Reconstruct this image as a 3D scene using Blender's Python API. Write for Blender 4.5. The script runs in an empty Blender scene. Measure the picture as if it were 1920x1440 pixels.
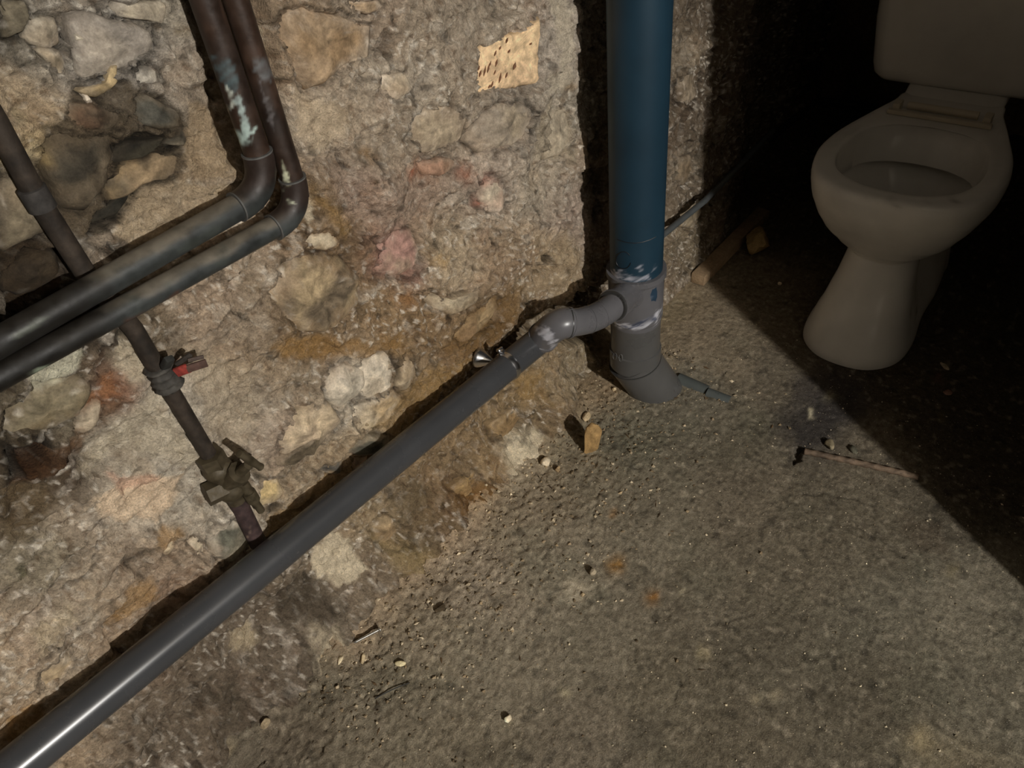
import bpy, bmesh, math, random
import numpy as np
from mathutils import Vector, Matrix

random.seed(7)
rng = np.random.default_rng(7)
SC = bpy.context.scene
COL = SC.collection

# ------------------------------------------------------------------ camera
F = 1442.0
EYE = np.array([0.0, 0.0, 1.2])
_d = np.array([210, 1580., F]); _d /= np.linalg.norm(_d)
_w = np.array([1740, -1550., F]); _w -= _d * (_w @ _d); _w /= np.linalg.norm(_w)
_z = -_d
ROT = np.stack([_w, np.cross(_z, _w), _z])          # camera (right, down, forward) -> world

cam = bpy.data.cameras.new('camera')
cam.sensor_width = 36.0
cam.lens = F / 1920 * 36
cam.clip_start = 0.02
cam_o = bpy.data.objects.new('camera', cam)
m = Matrix.Identity(4)
for i in range(3):
    m[i][0] = ROT[i, 0]; m[i][1] = -ROT[i, 1]; m[i][2] = -ROT[i, 2]; m[i][3] = EYE[i]
cam_o.matrix_world = m
COL.objects.link(cam_o)
SC.camera = cam_o

# ------------------------------------------------------------------ world, light, exposure
world = bpy.data.worlds.new('world'); SC.world = world
world.use_nodes = True
world.node_tree.nodes['Background'].inputs[0].default_value = (0.5, 0.45, 0.38, 1)
world.node_tree.nodes['Background'].inputs[1].default_value = 0.013
SC.view_settings.view_transform = 'Standard'
SC.view_settings.look = 'None'
SC.view_settings.gamma = 1.0
SC.view_settings.exposure = 0.0
SC.view_settings.use_curve_mapping = False
LAMP = np.array([-0.396, -2.6, 2.0])
li = bpy.data.lights.new('ceiling_bulb', 'POINT')
li.energy = 430; li.color = (1.0, 0.975, 0.93); li.shadow_soft_size = 0.03
lo = bpy.data.objects.new('ceiling_bulb', li); lo.location = LAMP
COL.objects.link(lo)

# ------------------------------------------------------------------ geometry of the view (pixel -> place)
YW = 0.82
def ray(u, v): return ROT @ np.array([u - 960., v - 720., F])
def on_y(u, v, y=YW): r = ray(u, v); return EYE + r * (y / r[1])
def on_z(u, v, z=0.0): r = ray(u, v); return EYE + r * ((z - EYE[2]) / r[2])
def on_x(u, v, x): r = ray(u, v); return EYE + r * (x / r[0])
def project(P):
    q = (np.asarray(P) - EYE) @ ROT
    zc = np.maximum(q[..., 2], 1e-3)
    return 960 + F * q[..., 0] / zc, 720 + F * q[..., 1] / zc

def lin(c):
    c = np.asarray(c, float) / 255.
    return np.where(c <= 0.04045, c / 12.92, ((c + 0.055) / 1.055) ** 2.4)

# ------------------------------------------------------------------ noise
def _hash(ix, iy, seed):
    h = (ix * 374761393 + iy * 668265263 + seed * 974711) & 0xffffffff
    h = ((h ^ (h >> 13)) * 1274126177) & 0xffffffff
    return (h ^ (h >> 16)) & 0xffff
def perlin(x, y, seed=0):
    x = np.asarray(x, float); y = np.asarray(y, float)
    x0 = np.floor(x).astype(np.int64); y0 = np.floor(y).astype(np.int64)
    fx = x - x0; fy = y - y0
    ux = fx * fx * fx * (fx * (fx * 6 - 15) + 10); uy = fy * fy * fy * (fy * (fy * 6 - 15) + 10)
    def g(ix, iy, dx, dy):
        a = _hash(ix, iy, seed) * (2 * math.pi / 65536)
        return np.cos(a) * dx + np.sin(a) * dy
    a = g(x0, y0, fx, fy); b = g(x0 + 1, y0, fx - 1, fy)
    c = g(x0, y0 + 1, fx, fy - 1); d = g(x0 + 1, y0 + 1, fx - 1, fy - 1)
    return 1.5 * ((a + (b - a) * ux) * (1 - uy) + (c + (d - c) * ux) * uy)
def fbm(x, y, f, octaves=3, seed=0, gain=0.5):
    s = 0; a = 1
    for k in range(octaves):
        s = s + a * perlin(x * f, y * f, seed + k * 17); f *= 2.03; a *= gain
    return s
def ridged(x, y, f, octaves=3, seed=0):
    s = 0; a = 1
    for k in range(octaves):
        s = s + a * (1 - 2 * np.abs(perlin(x * f, y * f, seed + k * 13))); f *= 2.1; a *= 0.5
    return s
def sst(a, b, x):
    t = np.clip((x - a) / (b - a), 0, 1); return t * t * (3 - 2 * t)

def poly_sd(px, py, poly):
    """signed distance to a polygon, positive inside"""
    poly = np.asarray(poly, float)
    d = np.full(px.shape, 1e18); ins = np.zeros(px.shape, bool)
    n = len(poly)
    for i in range(n):
        a = poly[i]; b = poly[(i + 1) % n]
        ex, ey = b - a; wx = px - a[0]; wy = py - a[1]
        t = np.clip((wx * ex + wy * ey) / max(ex * ex + ey * ey, 1e-9), 0, 1)
        d = np.minimum(d, (wx - ex * t) ** 2 + (wy - ey * t) ** 2)
        if ey != 0:
            c = ((a[1] > py) != (b[1] > py)) & (px < ex * (py - a[1]) / ey + a[0])
            ins ^= c
    d = np.sqrt(d)
    return np.where(ins, d, -d)
def line_d(px, py, pts):
    d = np.full(px.shape, 1e18)
    for (a, b) in zip(pts[:-1], pts[1:]):
        ex, ey = b[0] - a[0], b[1] - a[1]; wx = px - a[0]; wy = py - a[1]
        t = np.clip((wx * ex + wy * ey) / max(ex * ex + ey * ey, 1e-9), 0, 1)
        d = np.minimum(d, (wx - ex * t) ** 2 + (wy - ey * t) ** 2)
    return np.sqrt(d)

def cells(x, y, seed):
    """facets: each cell has its own tilt and height; returns height and distance to the joint"""
    ix = np.floor(x).astype(np.int64); iy = np.floor(y).astype(np.int64)
    b1 = np.full(x.shape, 9.); b2 = np.full(x.shape, 9.); hh = np.zeros(x.shape); idn = np.zeros(x.shape)
    for dx in (-1, 0, 1):
        for dy in (-1, 0, 1):
            jx, jy = ix + dx, iy + dy
            px = jx + .5 + .42 * (2 * _hash(jx, jy, seed) / 65536 - 1); py = jy + .5 + .42 * (2 * _hash(jx, jy, seed + 1) / 65536 - 1)
            d = np.hypot(x - px, y - py)
            r1 = _hash(jx, jy, seed + 2) / 65536; r2 = _hash(jx, jy, seed + 3) / 32768 - 1; r3 = _hash(jx, jy, seed + 4) / 32768 - 1
            h = r1 + .7 * r2 * (x - px) + .7 * r3 * (y - py)
            near = d < b1
            b2 = np.where(near, b1, np.minimum(b2, d)); hh = np.where(near, h, hh); idn = np.where(near, r1, idn); b1 = np.where(near, d, b1)
    return hh, b2 - b1, idn

class Canvas:
    """paints the colour of the surface, in places with shade in it, on its vertices"""
    def __init__(self, P, base=None):
        self.P = P
        self.u, self.v = project(P)
        self.c = np.zeros(P.shape) if base is None else np.broadcast_to(np.asarray(base, float), P.shape).copy()
        wx = 0.6 * P[..., 0] + 0.8 * P[..., 1]; wy = P[..., 2] + 0.5 * P[..., 1] - .3 * P[..., 0]
        self.wx, self.wy = wx, wy
        self.wu = self.u + 9 * fbm(wx, wy, 22, 3, 401); self.wv = self.v + 9 * fbm(wx, wy, 22, 3, 431)
        self.fu = fbm(wx, wy, 90, 2, 461)
    def _box(self, pts, pad):
        p = np.asarray(pts, float)
        return ((self.wu > p[:, 0].min() - pad) & (self.wu < p[:, 0].max() + pad) &
                (self.wv > p[:, 1].min() - pad) & (self.wv < p[:, 1].max() + pad))
    def sd(self, pts, pad=40, crisp=False):
        m = self._box(pts, pad)
        if crisp: return m, poly_sd(self.u[m], self.v[m], pts)
        return m, poly_sd(self.wu[m], self.wv[m], pts) + 5 * self.fu[m]
    def smear(self, pts, col, amt=.8, k=1.4):
        m = self._box(pts, 30)
        d = poly_sd(self.u[m] + 2 * self.fu[m], self.v[m], pts)
        st = fbm(self.wx[m] * 1.5, self.wy[m] * 3.5, 34, 4, 777) + .5 * fbm(self.wx[m], self.wy[m], 120, 2, 779)
        w = (amt * sst(-2, 4, d + 5 * st) * np.clip(.7 + .7 * st, .1, 1))[:, None]
        self.c[m] = self.c[m] * (1 - w) + lin(col) * k * w
    def poly(self, pts, col, soft=5, amt=1.0, k=1.0, crisp=False):
        m, d = self.sd(pts, 30 + soft, crisp)
        w = (amt * sst(-soft, soft, d))[:, None]
        self.c[m] = self.c[m] * (1 - w) + lin(col) * k * w
    def spot(self, u, v, r, col, amt=1.0, k=1.0):
        d2 = ((self.wu - u) ** 2 + (self.wv - v) ** 2) / (r * r)
        m = d2 < 9
        w = (amt * np.exp(-d2[m] * 1.2) * (1 + .5 * self.fu[m])).clip(0, 1)[:, None]
        self.c[m] = self.c[m] * (1 - w) + lin(col) * k * w
    def line(self, pts, width, col, amt=1.0, k=1.0):
        m = self._box(pts, 20 + width)
        d = line_d(self.wu[m], self.wv[m], pts) + 2 * self.fu[m]
        w = (amt * (1 - sst(width * .4, width * 1.2, d)))[:, None]
        self.c[m] = self.c[m] * (1 - w) + lin(col) * k * w
    def blobs(self, bl, k):
        num = 0; den = 1e-6
        wu = self.u + 26 * fbm(self.wx, self.wy, 7, 4, 501); wv = self.v + 26 * fbm(self.wx, self.wy, 7, 4, 541)
        for (u, v, r, col) in bl:
            d2 = ((wu - u) ** 2 + (wv - v) ** 2) / (r * r)
            w = 1 / (1 + d2) ** 3
            num = num + w[..., None] * lin(col); den = den + w
        self.c[...] = num / den[..., None] * k

# ------------------------------------------------------------------ mesh helpers
def new_mesh(name, verts, faces, mat, parent=None, cols=None, smooth=True, sharp=None, loc=None):
    me = bpy.data.meshes.new(name)
    verts = np.asarray(verts, float)
    if isinstance(faces, np.ndarray):
        nf = len(faces)
        me.vertices.add(len(verts)); me.vertices.foreach_set('co', verts.ravel())
        me.loops.add(nf * 4); me.loops.foreach_set('vertex_index', faces.ravel())
        me.polygons.add(nf); me.polygons.foreach_set('loop_start', np.arange(nf) * 4)
        me.update(calc_edges=True)
    else:
        me.from_pydata([tuple(v) for v in verts], [], faces)
    me.validate()
    if smooth:
        me.polygons.foreach_set('use_smooth', np.ones(len(me.polygons), bool))
        if sharp: me.set_sharp_from_angle(angle=math.radians(sharp))
    if cols is not None:
        at = me.color_attributes.new('Col', 'FLOAT_COLOR', 'POINT')
        c = np.ones((len(verts), 4)); c[:, :3] = np.clip(np.asarray(cols).reshape(-1, 3), 0.002, 1)
        at.data.foreach_set('color', c.ravel().astype(np.float32))
    if mat: me.materials.append(mat)
    o = bpy.data.objects.new(name, me)
    COL.objects.link(o)
    if parent is not None:
        o.parent = parent
        o.matrix_parent_inverse = Matrix.Translation(-Vector(parent.location)) if parent.parent is None else Matrix.Identity(4)
    return o
def grid_faces(n, m):
    i = np.arange(n - 1)[:, None] * m + np.arange(m - 1)[None, :]
    return np.stack([i, i + m, i + m + 1, i + 1], -1).reshape(-1, 4).astype(np.int32)
def flip(f): return f[:, ::-1].copy()
def thing(name, label, cat, loc, group=None):
    o = bpy.data.objects.new(name, None); COL.objects.link(o)
    o.empty_display_size = 0.05
    o.location = Vector([float(a) for a in loc])
    o['label'] = label; o['category'] = cat
    if group: o['group'] = group
    return o
def tag(o, label, cat, group=None):
    o['label'] = label; o['category'] = cat
    if group: o['group'] = group
    return o
def struct(o):
    o['kind'] = 'structure'; return o

def frames(pts):
    pts = np.asarray(pts, float); n = len(pts)
    T = np.gradient(pts, axis=0)
    seg = np.diff(pts, axis=0)
    ok = [k for k in range(n - 1) if np.linalg.norm(seg[k]) > 1e-7]
    for i in range(n):
        before = [k for k in ok if k < i]; after = [k for k in ok if k >= i]
        a = seg[before[-1]] if before else seg[after[0]]; b = seg[after[0]] if after else seg[before[-1]]
        la, lb = np.linalg.norm(a), np.linalg.norm(b)
        t = (a / la if la > 1e-7 else 0) + (b / lb if lb > 1e-7 else 0)
        if np.ndim(t) == 0: t = T[i]
        T[i] = t / max(np.linalg.norm(t), 1e-9)
    ref = np.array([0, 0, 1.]) if abs(T[0][2]) < .9 else np.array([1., 0, 0])
    N = np.cross(T[0], ref); N /= np.linalg.norm(N)
    out = []
    for i in range(n):
        N = N - T[i] * (N @ T[i]); N /= np.linalg.norm(N)
        out.append((N, np.cross(T[i], N)))
    return out
def tube(pts, rad, sides=24, caps=True):
    pts = np.asarray(pts, float); n = len(pts)
    rad = np.broadcast_to(np.asarray(rad, float), (n,))
    a = np.arange(sides) * 2 * math.pi / sides
    V = []
    for p, r, (N, B) in zip(pts, rad, frames(pts)):
        V.append(p + r * (np.cos(a)[:, None] * N + np.sin(a)[:, None] * B))
    V = np.concatenate(V)
    Fc = []
    for i in range(n - 1):
        for j in range(sides):
            k = (j + 1) % sides
            Fc.append((i * sides + j, i * sides + k, (i + 1) * sides + k, (i + 1) * sides + j))
    if caps:
        Fc.append(tuple(reversed(range(sides)))); Fc.append(tuple((n - 1) * sides + j for j in range(sides)))
    return V, Fc
class MB:
    def __init__(self): self.v = []; self.f = []; self.n = 0
    def add(self, V, Fc):
        V = np.asarray(V, float)
        self.v.append(V); self.f += [tuple(i + self.n for i in f) for f in Fc]; self.n += len(V)
        return self
    def tube(self, pts, rad, sides=24, caps=True): return self.add(*tube(pts, rad, sides, caps))
    def box(self, c, h, ax=None, bev=0.0):
        ax = np.eye(3) if ax is None else np.asarray(ax)
        bm = bmesh.new(); bmesh.ops.create_cube(bm, size=2)
        for v in bm.verts: v.co = Vector((v.co.x * h[0], v.co.y * h[1], v.co.z * h[2]))
        if bev: bmesh.ops.bevel(bm, geom=list(bm.edges), offset=bev, segments=2, profile=.6, affect='EDGES')
        bm.verts.index_update()
        V = np.array([v.co[:] for v in bm.verts]) @ ax + np.asarray(c)
        Fc = [tuple(v.index for v in f.verts) for f in bm.faces]; bm.free()
        return self.add(V, Fc)
    def V(self): return np.concatenate(self.v)
    def obj(self, name, mat, parent=None, cols=None, sharp=40): return new_mesh(name, self.V(), self.f, mat, parent, cols, True, sharp)
def densify(pts, step):
    pts = np.asarray(pts, float); out = [pts[0]]
    for a, b in zip(pts[:-1], pts[1:]):
        n = max(1, int(np.linalg.norm(b - a) / step))
        for k in range(1, n + 1): out.append(a + (b - a) * k / n)
    return np.array(out)
def arc3(p0, c, p1, n=10):
    """quadratic curve with control point c"""
    t = np.linspace(0, 1, n)[:, None]
    return (1 - t) ** 2 * np.asarray(p0) + 2 * t * (1 - t) * np.asarray(c) + t * t * np.asarray(p1)

# ------------------------------------------------------------------ materials
def mat_base(name):
    m = bpy.data.materials.new(name); m.use_nodes = True
    nt = m.node_tree; bs = nt.nodes['Principled BSDF']
    return m, nt, bs
def noise_node(nt, scale, detail=4, rough=.55):
    tc = nt.nodes.new('ShaderNodeTexCoord'); n = nt.nodes.new('ShaderNodeTexNoise')
    n.inputs['Scale'].default_value = scale; n.inputs['Detail'].default_value = detail; n.inputs['Roughness'].default_value = rough
    nt.links.new(tc.outputs['Object'], n.inputs['Vector'])
    return n
def ramp(nt, src, lo, hi, a=(0, 0, 0, 1), b=(1, 1, 1, 1)):
    r = nt.nodes.new('ShaderNodeValToRGB'); e = r.color_ramp.elements
    e[0].position = lo; e[1].position = hi; e[0].color = a; e[1].color = b
    nt.links.new(src, r.inputs[0]); return r
def mul(nt, a, b, fac=1.0, mode='MULTIPLY'):
    x = nt.nodes.new('ShaderNodeMix'); x.data_type = 'RGBA'; x.blend_type = mode
    x.inputs[0].default_value = fac
    nt.links.new(a, x.inputs[6]); nt.links.new(b, x.inputs[7]); return x.outputs[2]
def bump(nt, bs, src, strength, dist):
    b = nt.nodes.new('ShaderNodeBump'); b.inputs['Strength'].default_value = strength; b.inputs['Distance'].default_value = dist
    nt.links.new(src, b.inputs['Height'])
    prev = bs.inputs['Normal'].links
    if prev: nt.links.new(prev[0].from_socket, b.inputs['Normal'])
    nt.links.new(b.outputs[0], bs.inputs['Normal'])
def mat_mineral(name, rough=.92, grain=420, bstr=.9, bdist=.002, speck=0.0, var=.35):
    """stone, plaster, earth: the painted vertex colour broken up by procedural grain"""
    m, nt, bs = mat_base(name)
    at = nt.nodes.new('ShaderNodeAttribute'); at.attribute_name = 'Col'
    n1 = noise_node(nt, grain, 5, .7); n2 = noise_node(nt, grain * .18, 5, .65)
    c = mul(nt, at.outputs['Color'], ramp(nt, n1.outputs[0], .28, .72, (1 - var,) * 3 + (1,), (1 + var,) * 3 + (1,)).outputs[0])
    c = mul(nt, c, ramp(nt, n2.outputs[0], .3, .7, (1 - var * .8, 1 - var * .85, 1 - var * .9, 1), (1 + var * .7,) * 3 + (1,)).outputs[0])
    if speck:
        tc = nt.nodes.new('ShaderNodeTexCoord'); vo = nt.nodes.new('ShaderNodeTexVoronoi'); vo.inputs['Scale'].default_value = 300
        nt.links.new(tc.outputs['Object'], vo.inputs['Vector'])
        n3 = noise_node(nt, 130, 2)
        r1 = ramp(nt, vo.outputs['Distance'], .16, .26, (1, 1, 1, 1), (0, 0, 0, 1))
        r2 = ramp(nt, n3.outputs[0], .52, .62)
        f = mul(nt, r1.outputs[0], r2.outputs[0])
        x = nt.nodes.new('ShaderNodeMix'); x.data_type = 'RGBA'; x.blend_type = 'MIX'
        ff = nt.nodes.new('ShaderNodeMath'); ff.operation = 'MULTIPLY'; ff.inputs[1].default_value = speck
        nt.links.new(f, ff.inputs[0]); nt.links.new(ff.outputs[0], x.inputs[0]); nt.links.new(c, x.inputs[6])
        x.inputs[7].default_value = (.42, .38, .31, 1); c = x.outputs[2]
    nt.links.new(c, bs.inputs['Base Color'])
    bs.inputs['Roughness'].default_value = rough
    bs.inputs['Specular IOR Level'].default_value = .25
    bump(nt, bs, n1.outputs[0], bstr, bdist)
    bump(nt, bs, n2.outputs[0], bstr, bdist * 2)
    return m
def mat_plain(name, col, rough, metal=0.0, var=.15, scale=30, spec=.5, bstr=0.0, vcol=False, rvar=0.0, coat=0):
    m, nt, bs = mat_base(name)
    n = noise_node(nt, scale, 5, .6)
    if vcol:
        at = nt.nodes.new('ShaderNodeAttribute'); at.attribute_name = 'Col'; src = at.outputs['Color']
    else:
        rgb = nt.nodes.new('ShaderNodeRGB'); rgb.outputs[0].default_value = tuple(col) + (1,); src = rgb.outputs[0]
    c = mul(nt, src, ramp(nt, n.outputs[0], .3, .7, (1 - var,) * 3 + (1,), (1 + var,) * 3 + (1,)).outputs[0])
    nt.links.new(c, bs.inputs['Base Color'])
    bs.inputs['Metallic'].default_value = metal; bs.inputs['Specular IOR Level'].default_value = spec
    if rvar:
        r = ramp(nt, n.outputs[0], .3, .7, (rough - rvar,) * 3 + (1,), (rough + rvar,) * 3 + (1,))
        nt.links.new(r.outputs[0], bs.inputs['Roughness'])
    else: bs.inputs['Roughness'].default_value = rough
    if bstr: bump(nt, bs, n.outputs[0], bstr, .002)
    return m

M_WALL = mat_mineral('rubble_wall_plaster', .95, 380, .95, .0030, var=.36)
M_FLOOR = mat_mineral('worn_concrete', .85, 460, .8, .0018, speck=.6, var=.42)
M_STONE = mat_mineral('rubble_stone', .9, 300, .5, .002, var=.28)
M_GREYPVC = mat_plain('grey_upvc', (.105, .105, .112), .30, 0, .10, 14, .5, vcol=True, rvar=.05)
M_BLUEPVC = mat_plain('blue_upvc', (.016, .07, .12), .48, 0, .12, 12, .35, vcol=True)
M_GREYPIPE = mat_plain('dark_grey_pvc', (.050, .051, .054), .27, 0, .10, 10, .5, rvar=.04)
M_COPPER = mat_plain('tarnished_copper', (.1, .06, .04), .52, .15, .3, 55, .5, .25, vcol=True, rvar=.15)
M_RUST = mat_plain('rusty_iron', (.08, .045, .03), .75, .2, .4, 90, .4, .5, vcol=True)
M_BRASS = mat_plain('dirty_brass', (.075, .058, .033), .6, .35, .4, 80, .5, .4, rvar=.2)
M_CHROME = mat_plain('chrome', (.66, .66, .67), .27, 1.0, .08, 20)
M_CERAMIC = mat_plain('toilet_ceramic', (.62, .57, .50), .22, 0, .07, 9, .5, vcol=True)
M_CREAMPL = mat_plain('cream_plastic', (.62, .55, .42), .4, 0, .1, 15)
M_BLACK = mat_plain('black_ink', (.006, .006, .008), .5)
M_REDPAINT = mat_plain('flaking_red_paint', (.26, .04, .03), .6, 0, .5, 120, .4, .4)
M_BRICKM = mat_mineral('brick', .92, 300, .4, .0015, var=.22)
M_WOOD = mat_mineral('old_timber', .85, 200, .5, .002, var=.3)
M_DARKRUB = mat_plain('dark_rubber', (.02, .02, .02), .6, 0, .3, 40)
M_STEEL = mat_plain('bright_steel', (.5, .49, .46), .3, .9, .15, 90)
M_GRIT = mat_mineral('grit', .9, 500, .3, .001, var=.4)

# ------------------------------------------------------------------ LEFT WALL (rubble masonry)
KW = 1.74                                                     # albedo per seen brightness on the wall
xs = np.concatenate([np.arange(-.9, -.25, .02), np.arange(-.25, 1.66, .0028), np.arange(1.66, 2.80, .012)])
zs = np.concatenate([np.arange(-.06, 1.10, .0028), np.arange(1.10, 2.36, .03)])
X, Z = np.meshgrid(xs, zs, indexing='ij')
def wall_offset(x): return .16 * sst(1.62, 2.25, x)           # the wall bends away beyond the soil pipe
PW = np.stack([X, YW + wall_offset(X), Z], -1)
cw = Canvas(PW)
WB = [(20,40,40,(62,56,44)),(90,70,45,(130,120,102)),(210,80,70,(112,104,93)),(280,25,40,(136,125,105)),(325,150,40,(132,116,95)),
 (560,80,55,(128,106,78)),(760,60,80,(142,124,100)),(740,150,60,(152,137,115)),(850,40,60,(140,124,102)),(1050,90,40,(152,138,120)),
 (40,190,55,(136,116,86)),(60,260,40,(140,122,84)),(390,250,60,(132,114,90)),(600,230,55,(152,134,110)),(700,250,80,(140,122,98)),
 (820,250,70,(132,115,92)),(950,240,60,(126,113,96)),(1060,220,40,(142,130,110)),(600,380,45,(116,91,57)),(680,350,55,(138,114,94)),
 (800,350,60,(138,114,92)),(900,350,60,(152,134,114)),(1000,350,60,(152,137,114)),(1060,400,50,(142,122,104)),(640,440,45,(110,85,52)),
 (740,480,40,(140,98,84)),(850,470,60,(146,126,96)),(960,470,70,(136,113,83)),(1050,500,40,(130,112,85)),(450,500,40,(150,130,104)),
 (560,650,55,(115,90,55)),(700,560,55,(122,97,62)),(780,620,70,(118,92,55)),(900,620,70,(106,83,51)),(960,560,50,(126,105,73)),
 (300,480,45,(126,111,89)),(200,480,40,(118,103,83)),(280,620,45,(97,82,60)),(380,560,55,(140,118,92)),(450,620,60,(130,112,88)),
 (500,690,50,(130,110,82)),(660,720,50,(168,155,133)),(560,720,40,(140,122,95)),(570,790,45,(150,132,105)),(700,780,45,(150,130,98)),
 (790,740,50,(120,95,58)),(760,680,40,(128,108,78)),(430,760,65,(147,132,110)),(480,820,50,(140,122,100)),(560,900,45,(140,120,90)),
 (640,850,45,(140,118,85)),(300,800,75,(152,140,120)),(220,850,55,(142,130,110)),(130,760,50,(108,96,73)),(60,790,45,(86,74,53)),
 (50,860,45,(48,37,22)),(190,735,35,(112,72,42)),(130,870,40,(62,47,30)),(40,950,55,(74,61,42)),(240,950,50,(172,157,134)),
 (350,930,55,(152,140,120)),(150,1000,60,(140,122,98)),(60,1050,70,(120,108,85)),(270,1050,70,(140,120,95)),(150,1150,80,(136,121,99)),
 (60,1250,70,(150,130,102)),(200,1180,55,(140,115,85)),(30,1350,60,(140,115,82)),(300,1100,55,(130,105,78)),
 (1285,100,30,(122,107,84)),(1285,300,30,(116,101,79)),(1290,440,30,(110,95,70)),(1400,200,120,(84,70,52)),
 (640,1020,40,(130,112,85)),(700,980,45,(125,105,72)),(800,900,45,(118,95,60)),(870,860,45,(120,95,55)),(950,740,55,(124,99,58)),
 (1000,700,45,(128,108,75)),(1060,680,40,(125,108,78)),(60,500,60,(52,42,28)),(100,600,60,(45,36,24)),(60,400,45,(92,80,62)),  # dark far-left blobs carry a cast shadow in their colour
 (220,300,55,(82,70,54)),(180,390,40,(74,64,50)),(300,225,38,(82,74,60)),(150,60,50,(122,112,97)),(110,250,35,(96,82,62)),(200,110,50,(116,107,94)),
 (450,1210,55,(98,84,66)),(380,1290,55,(92,78,60)),(600,1110,50,(106,92,72)),(300,1370,50,(96,82,64)),(540,1090,40,(92,80,62)),(760,950,45,(100,82,54)),(860,870,40,(112,92,62)),
 (960,760,45,(116,96,64)),(1030,760,40,(104,86,60)),(830,940,35,(96,76,48)),(700,1040,40,(112,95,72)),(1110,580,30,(70,58,40)),(1110,300,40,(120,102,78))]
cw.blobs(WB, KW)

# relief (positive = towards the room)
wx, wz = X, Z
R = .011 * fbm(wx, wz, 4, 3, 1) + .006 * fbm(wx, wz, 12, 3, 2)
gran = fbm(wx, wz, 60, 3, 5)
zone = sst(-.25, .35, fbm(wx, wz, 5, 2, 9))                  # where the plaster is spattered rough
R += (.0012 + .0022 * zone) * gran + .0011 * (.4 + zone) * fbm(wx, wz, 150, 2, 6)
rid = ridged(wx * .8 + wz * .9, wz * 1.6 - wx * .5, 14, 3, 12)
R += .0022 * (1 - zone) * rid
# lumpy smears
lump = fbm(wx, wz, 26, 3, 21)
R += .004 * np.maximum(lump, 0) ** 1.3 * 1.5
# broken stone faces under the plaster
gx = X + .02 * fbm(X, Z, 9, 3, 601); gz = Z + .02 * fbm(X, Z, 9, 3, 631)
hc, jd, idn = cells(gx * 9, gz * 13, 640)
hc2, jd2, idn2 = cells(gx * 27 + 3, gz * 36, 660)
R += .011 * (hc - .5) + .0042 * (hc2 - .5) * (.4 + sst(-.2, .4, fbm(X, Z, 6, 2, 670)))
joint = sst(.10, .0, jd) * sst(-.1, .4, fbm(X, Z, 5, 2, 671))
R -= .005 * joint
# ledges in the lower left
led = sst(.55, .2, X) * sst(.75, .6, Z)
lz = fbm(X * 3 + Z * 2, Z * 24 - X * 3, 1.0, 4, 680)
R += led * (.006 * lz + .004 * sst(0, .1, lz))
# flakes: stepped plaster layers
fl = fbm(wx, wz, 9, 4, 33)
step = sst(.02, .06, fl) + sst(.33, .36, fl)
R += .0045 * step
# pockets where the render has dropped off
pk_n = fbm(X, Z, 17, 4, 691)
pocket = sst(.50, .60, pk_n) * sst(.1, -.2, fbm(X, Z, 4, 2, 695))
R -= .008 * pocket
cw.c *= (1 - .34 * pocket)[..., None]  # shade of the pockets put into the colour
# base fillet of rubble and dirt
fil = np.clip(1 - (Z + .01) / .17, 0, 1) ** 2.1 * sst(1.02, .93, X)
R += .088 * fil + .008 * fil * fbm(wx, wz, 30, 3, 40)
fil2 = sst(.07, -.02, Z) * sst(.93, 1.02, X)
R += .02 * fil2
# colour break-up from the relief
c = cw.c
g = (gran * .5 + lump * .6)[..., None]
c *= np.clip(1 + .22 * g, .5, 1.5)
whit = (sst(.25, .75, fbm(wx, wz, 34, 3, 51)) * (.25 + .5 * zone))[..., None]
c[...] = c * (1 - .50 * whit) + lin((184, 172, 153)) * KW * .50 * whit
och = sst(.3, .8, fbm(wx, wz, 11, 4, 61))[..., None]
c[...] = c * (1 - .3 * och) + c * np.array([1.0, .82, .58]) * .3 * och
drk = sst(.40, .8, fbm(wx, wz, 45, 3, 71))[..., None]
c *= 1 - .5 * drk
wf2 = (sst(.30, .70, fbm(wx, wz, 105, 2, 73)) * (.35 + .65 * zone))[..., None]
c[...] = c * (1 - .60 * wf2) + lin((198, 188, 170)) * KW * .60 * wf2
bf2 = sst(.35, .75, fbm(wx, wz, 85, 2, 75))[..., None]
c *= 1 - .45 * bf2 * np.array([.8, .95, 1.1])
pk = sst(.35, .8, fbm(wx, wz, 8, 3, 81))[..., None]
c[...] = c * (1 - .18 * pk) + c * np.array([1.12, .88, .78]) * .18 * pk
fine = fbm(wx, wz, 190, 2, 91)
c *= np.clip(1 + .26 * fine, .5, 1.6)[..., None]
c *= (1 + .16 * (idn - .5) + .12 * (idn2 - .5))[..., None]
c *= (1 - .35 * joint)[..., None]
dirt = fil[..., None] * np.clip(.5 + fbm(wx, wz, 30, 3, 95), 0, 1)[..., None]
c *= 1 - .22 * dirt
lum = (c * np.array([.3, .55, .15])).sum(-1, keepdims=True)
c[...] = lum + (c - lum) * .74

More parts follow.
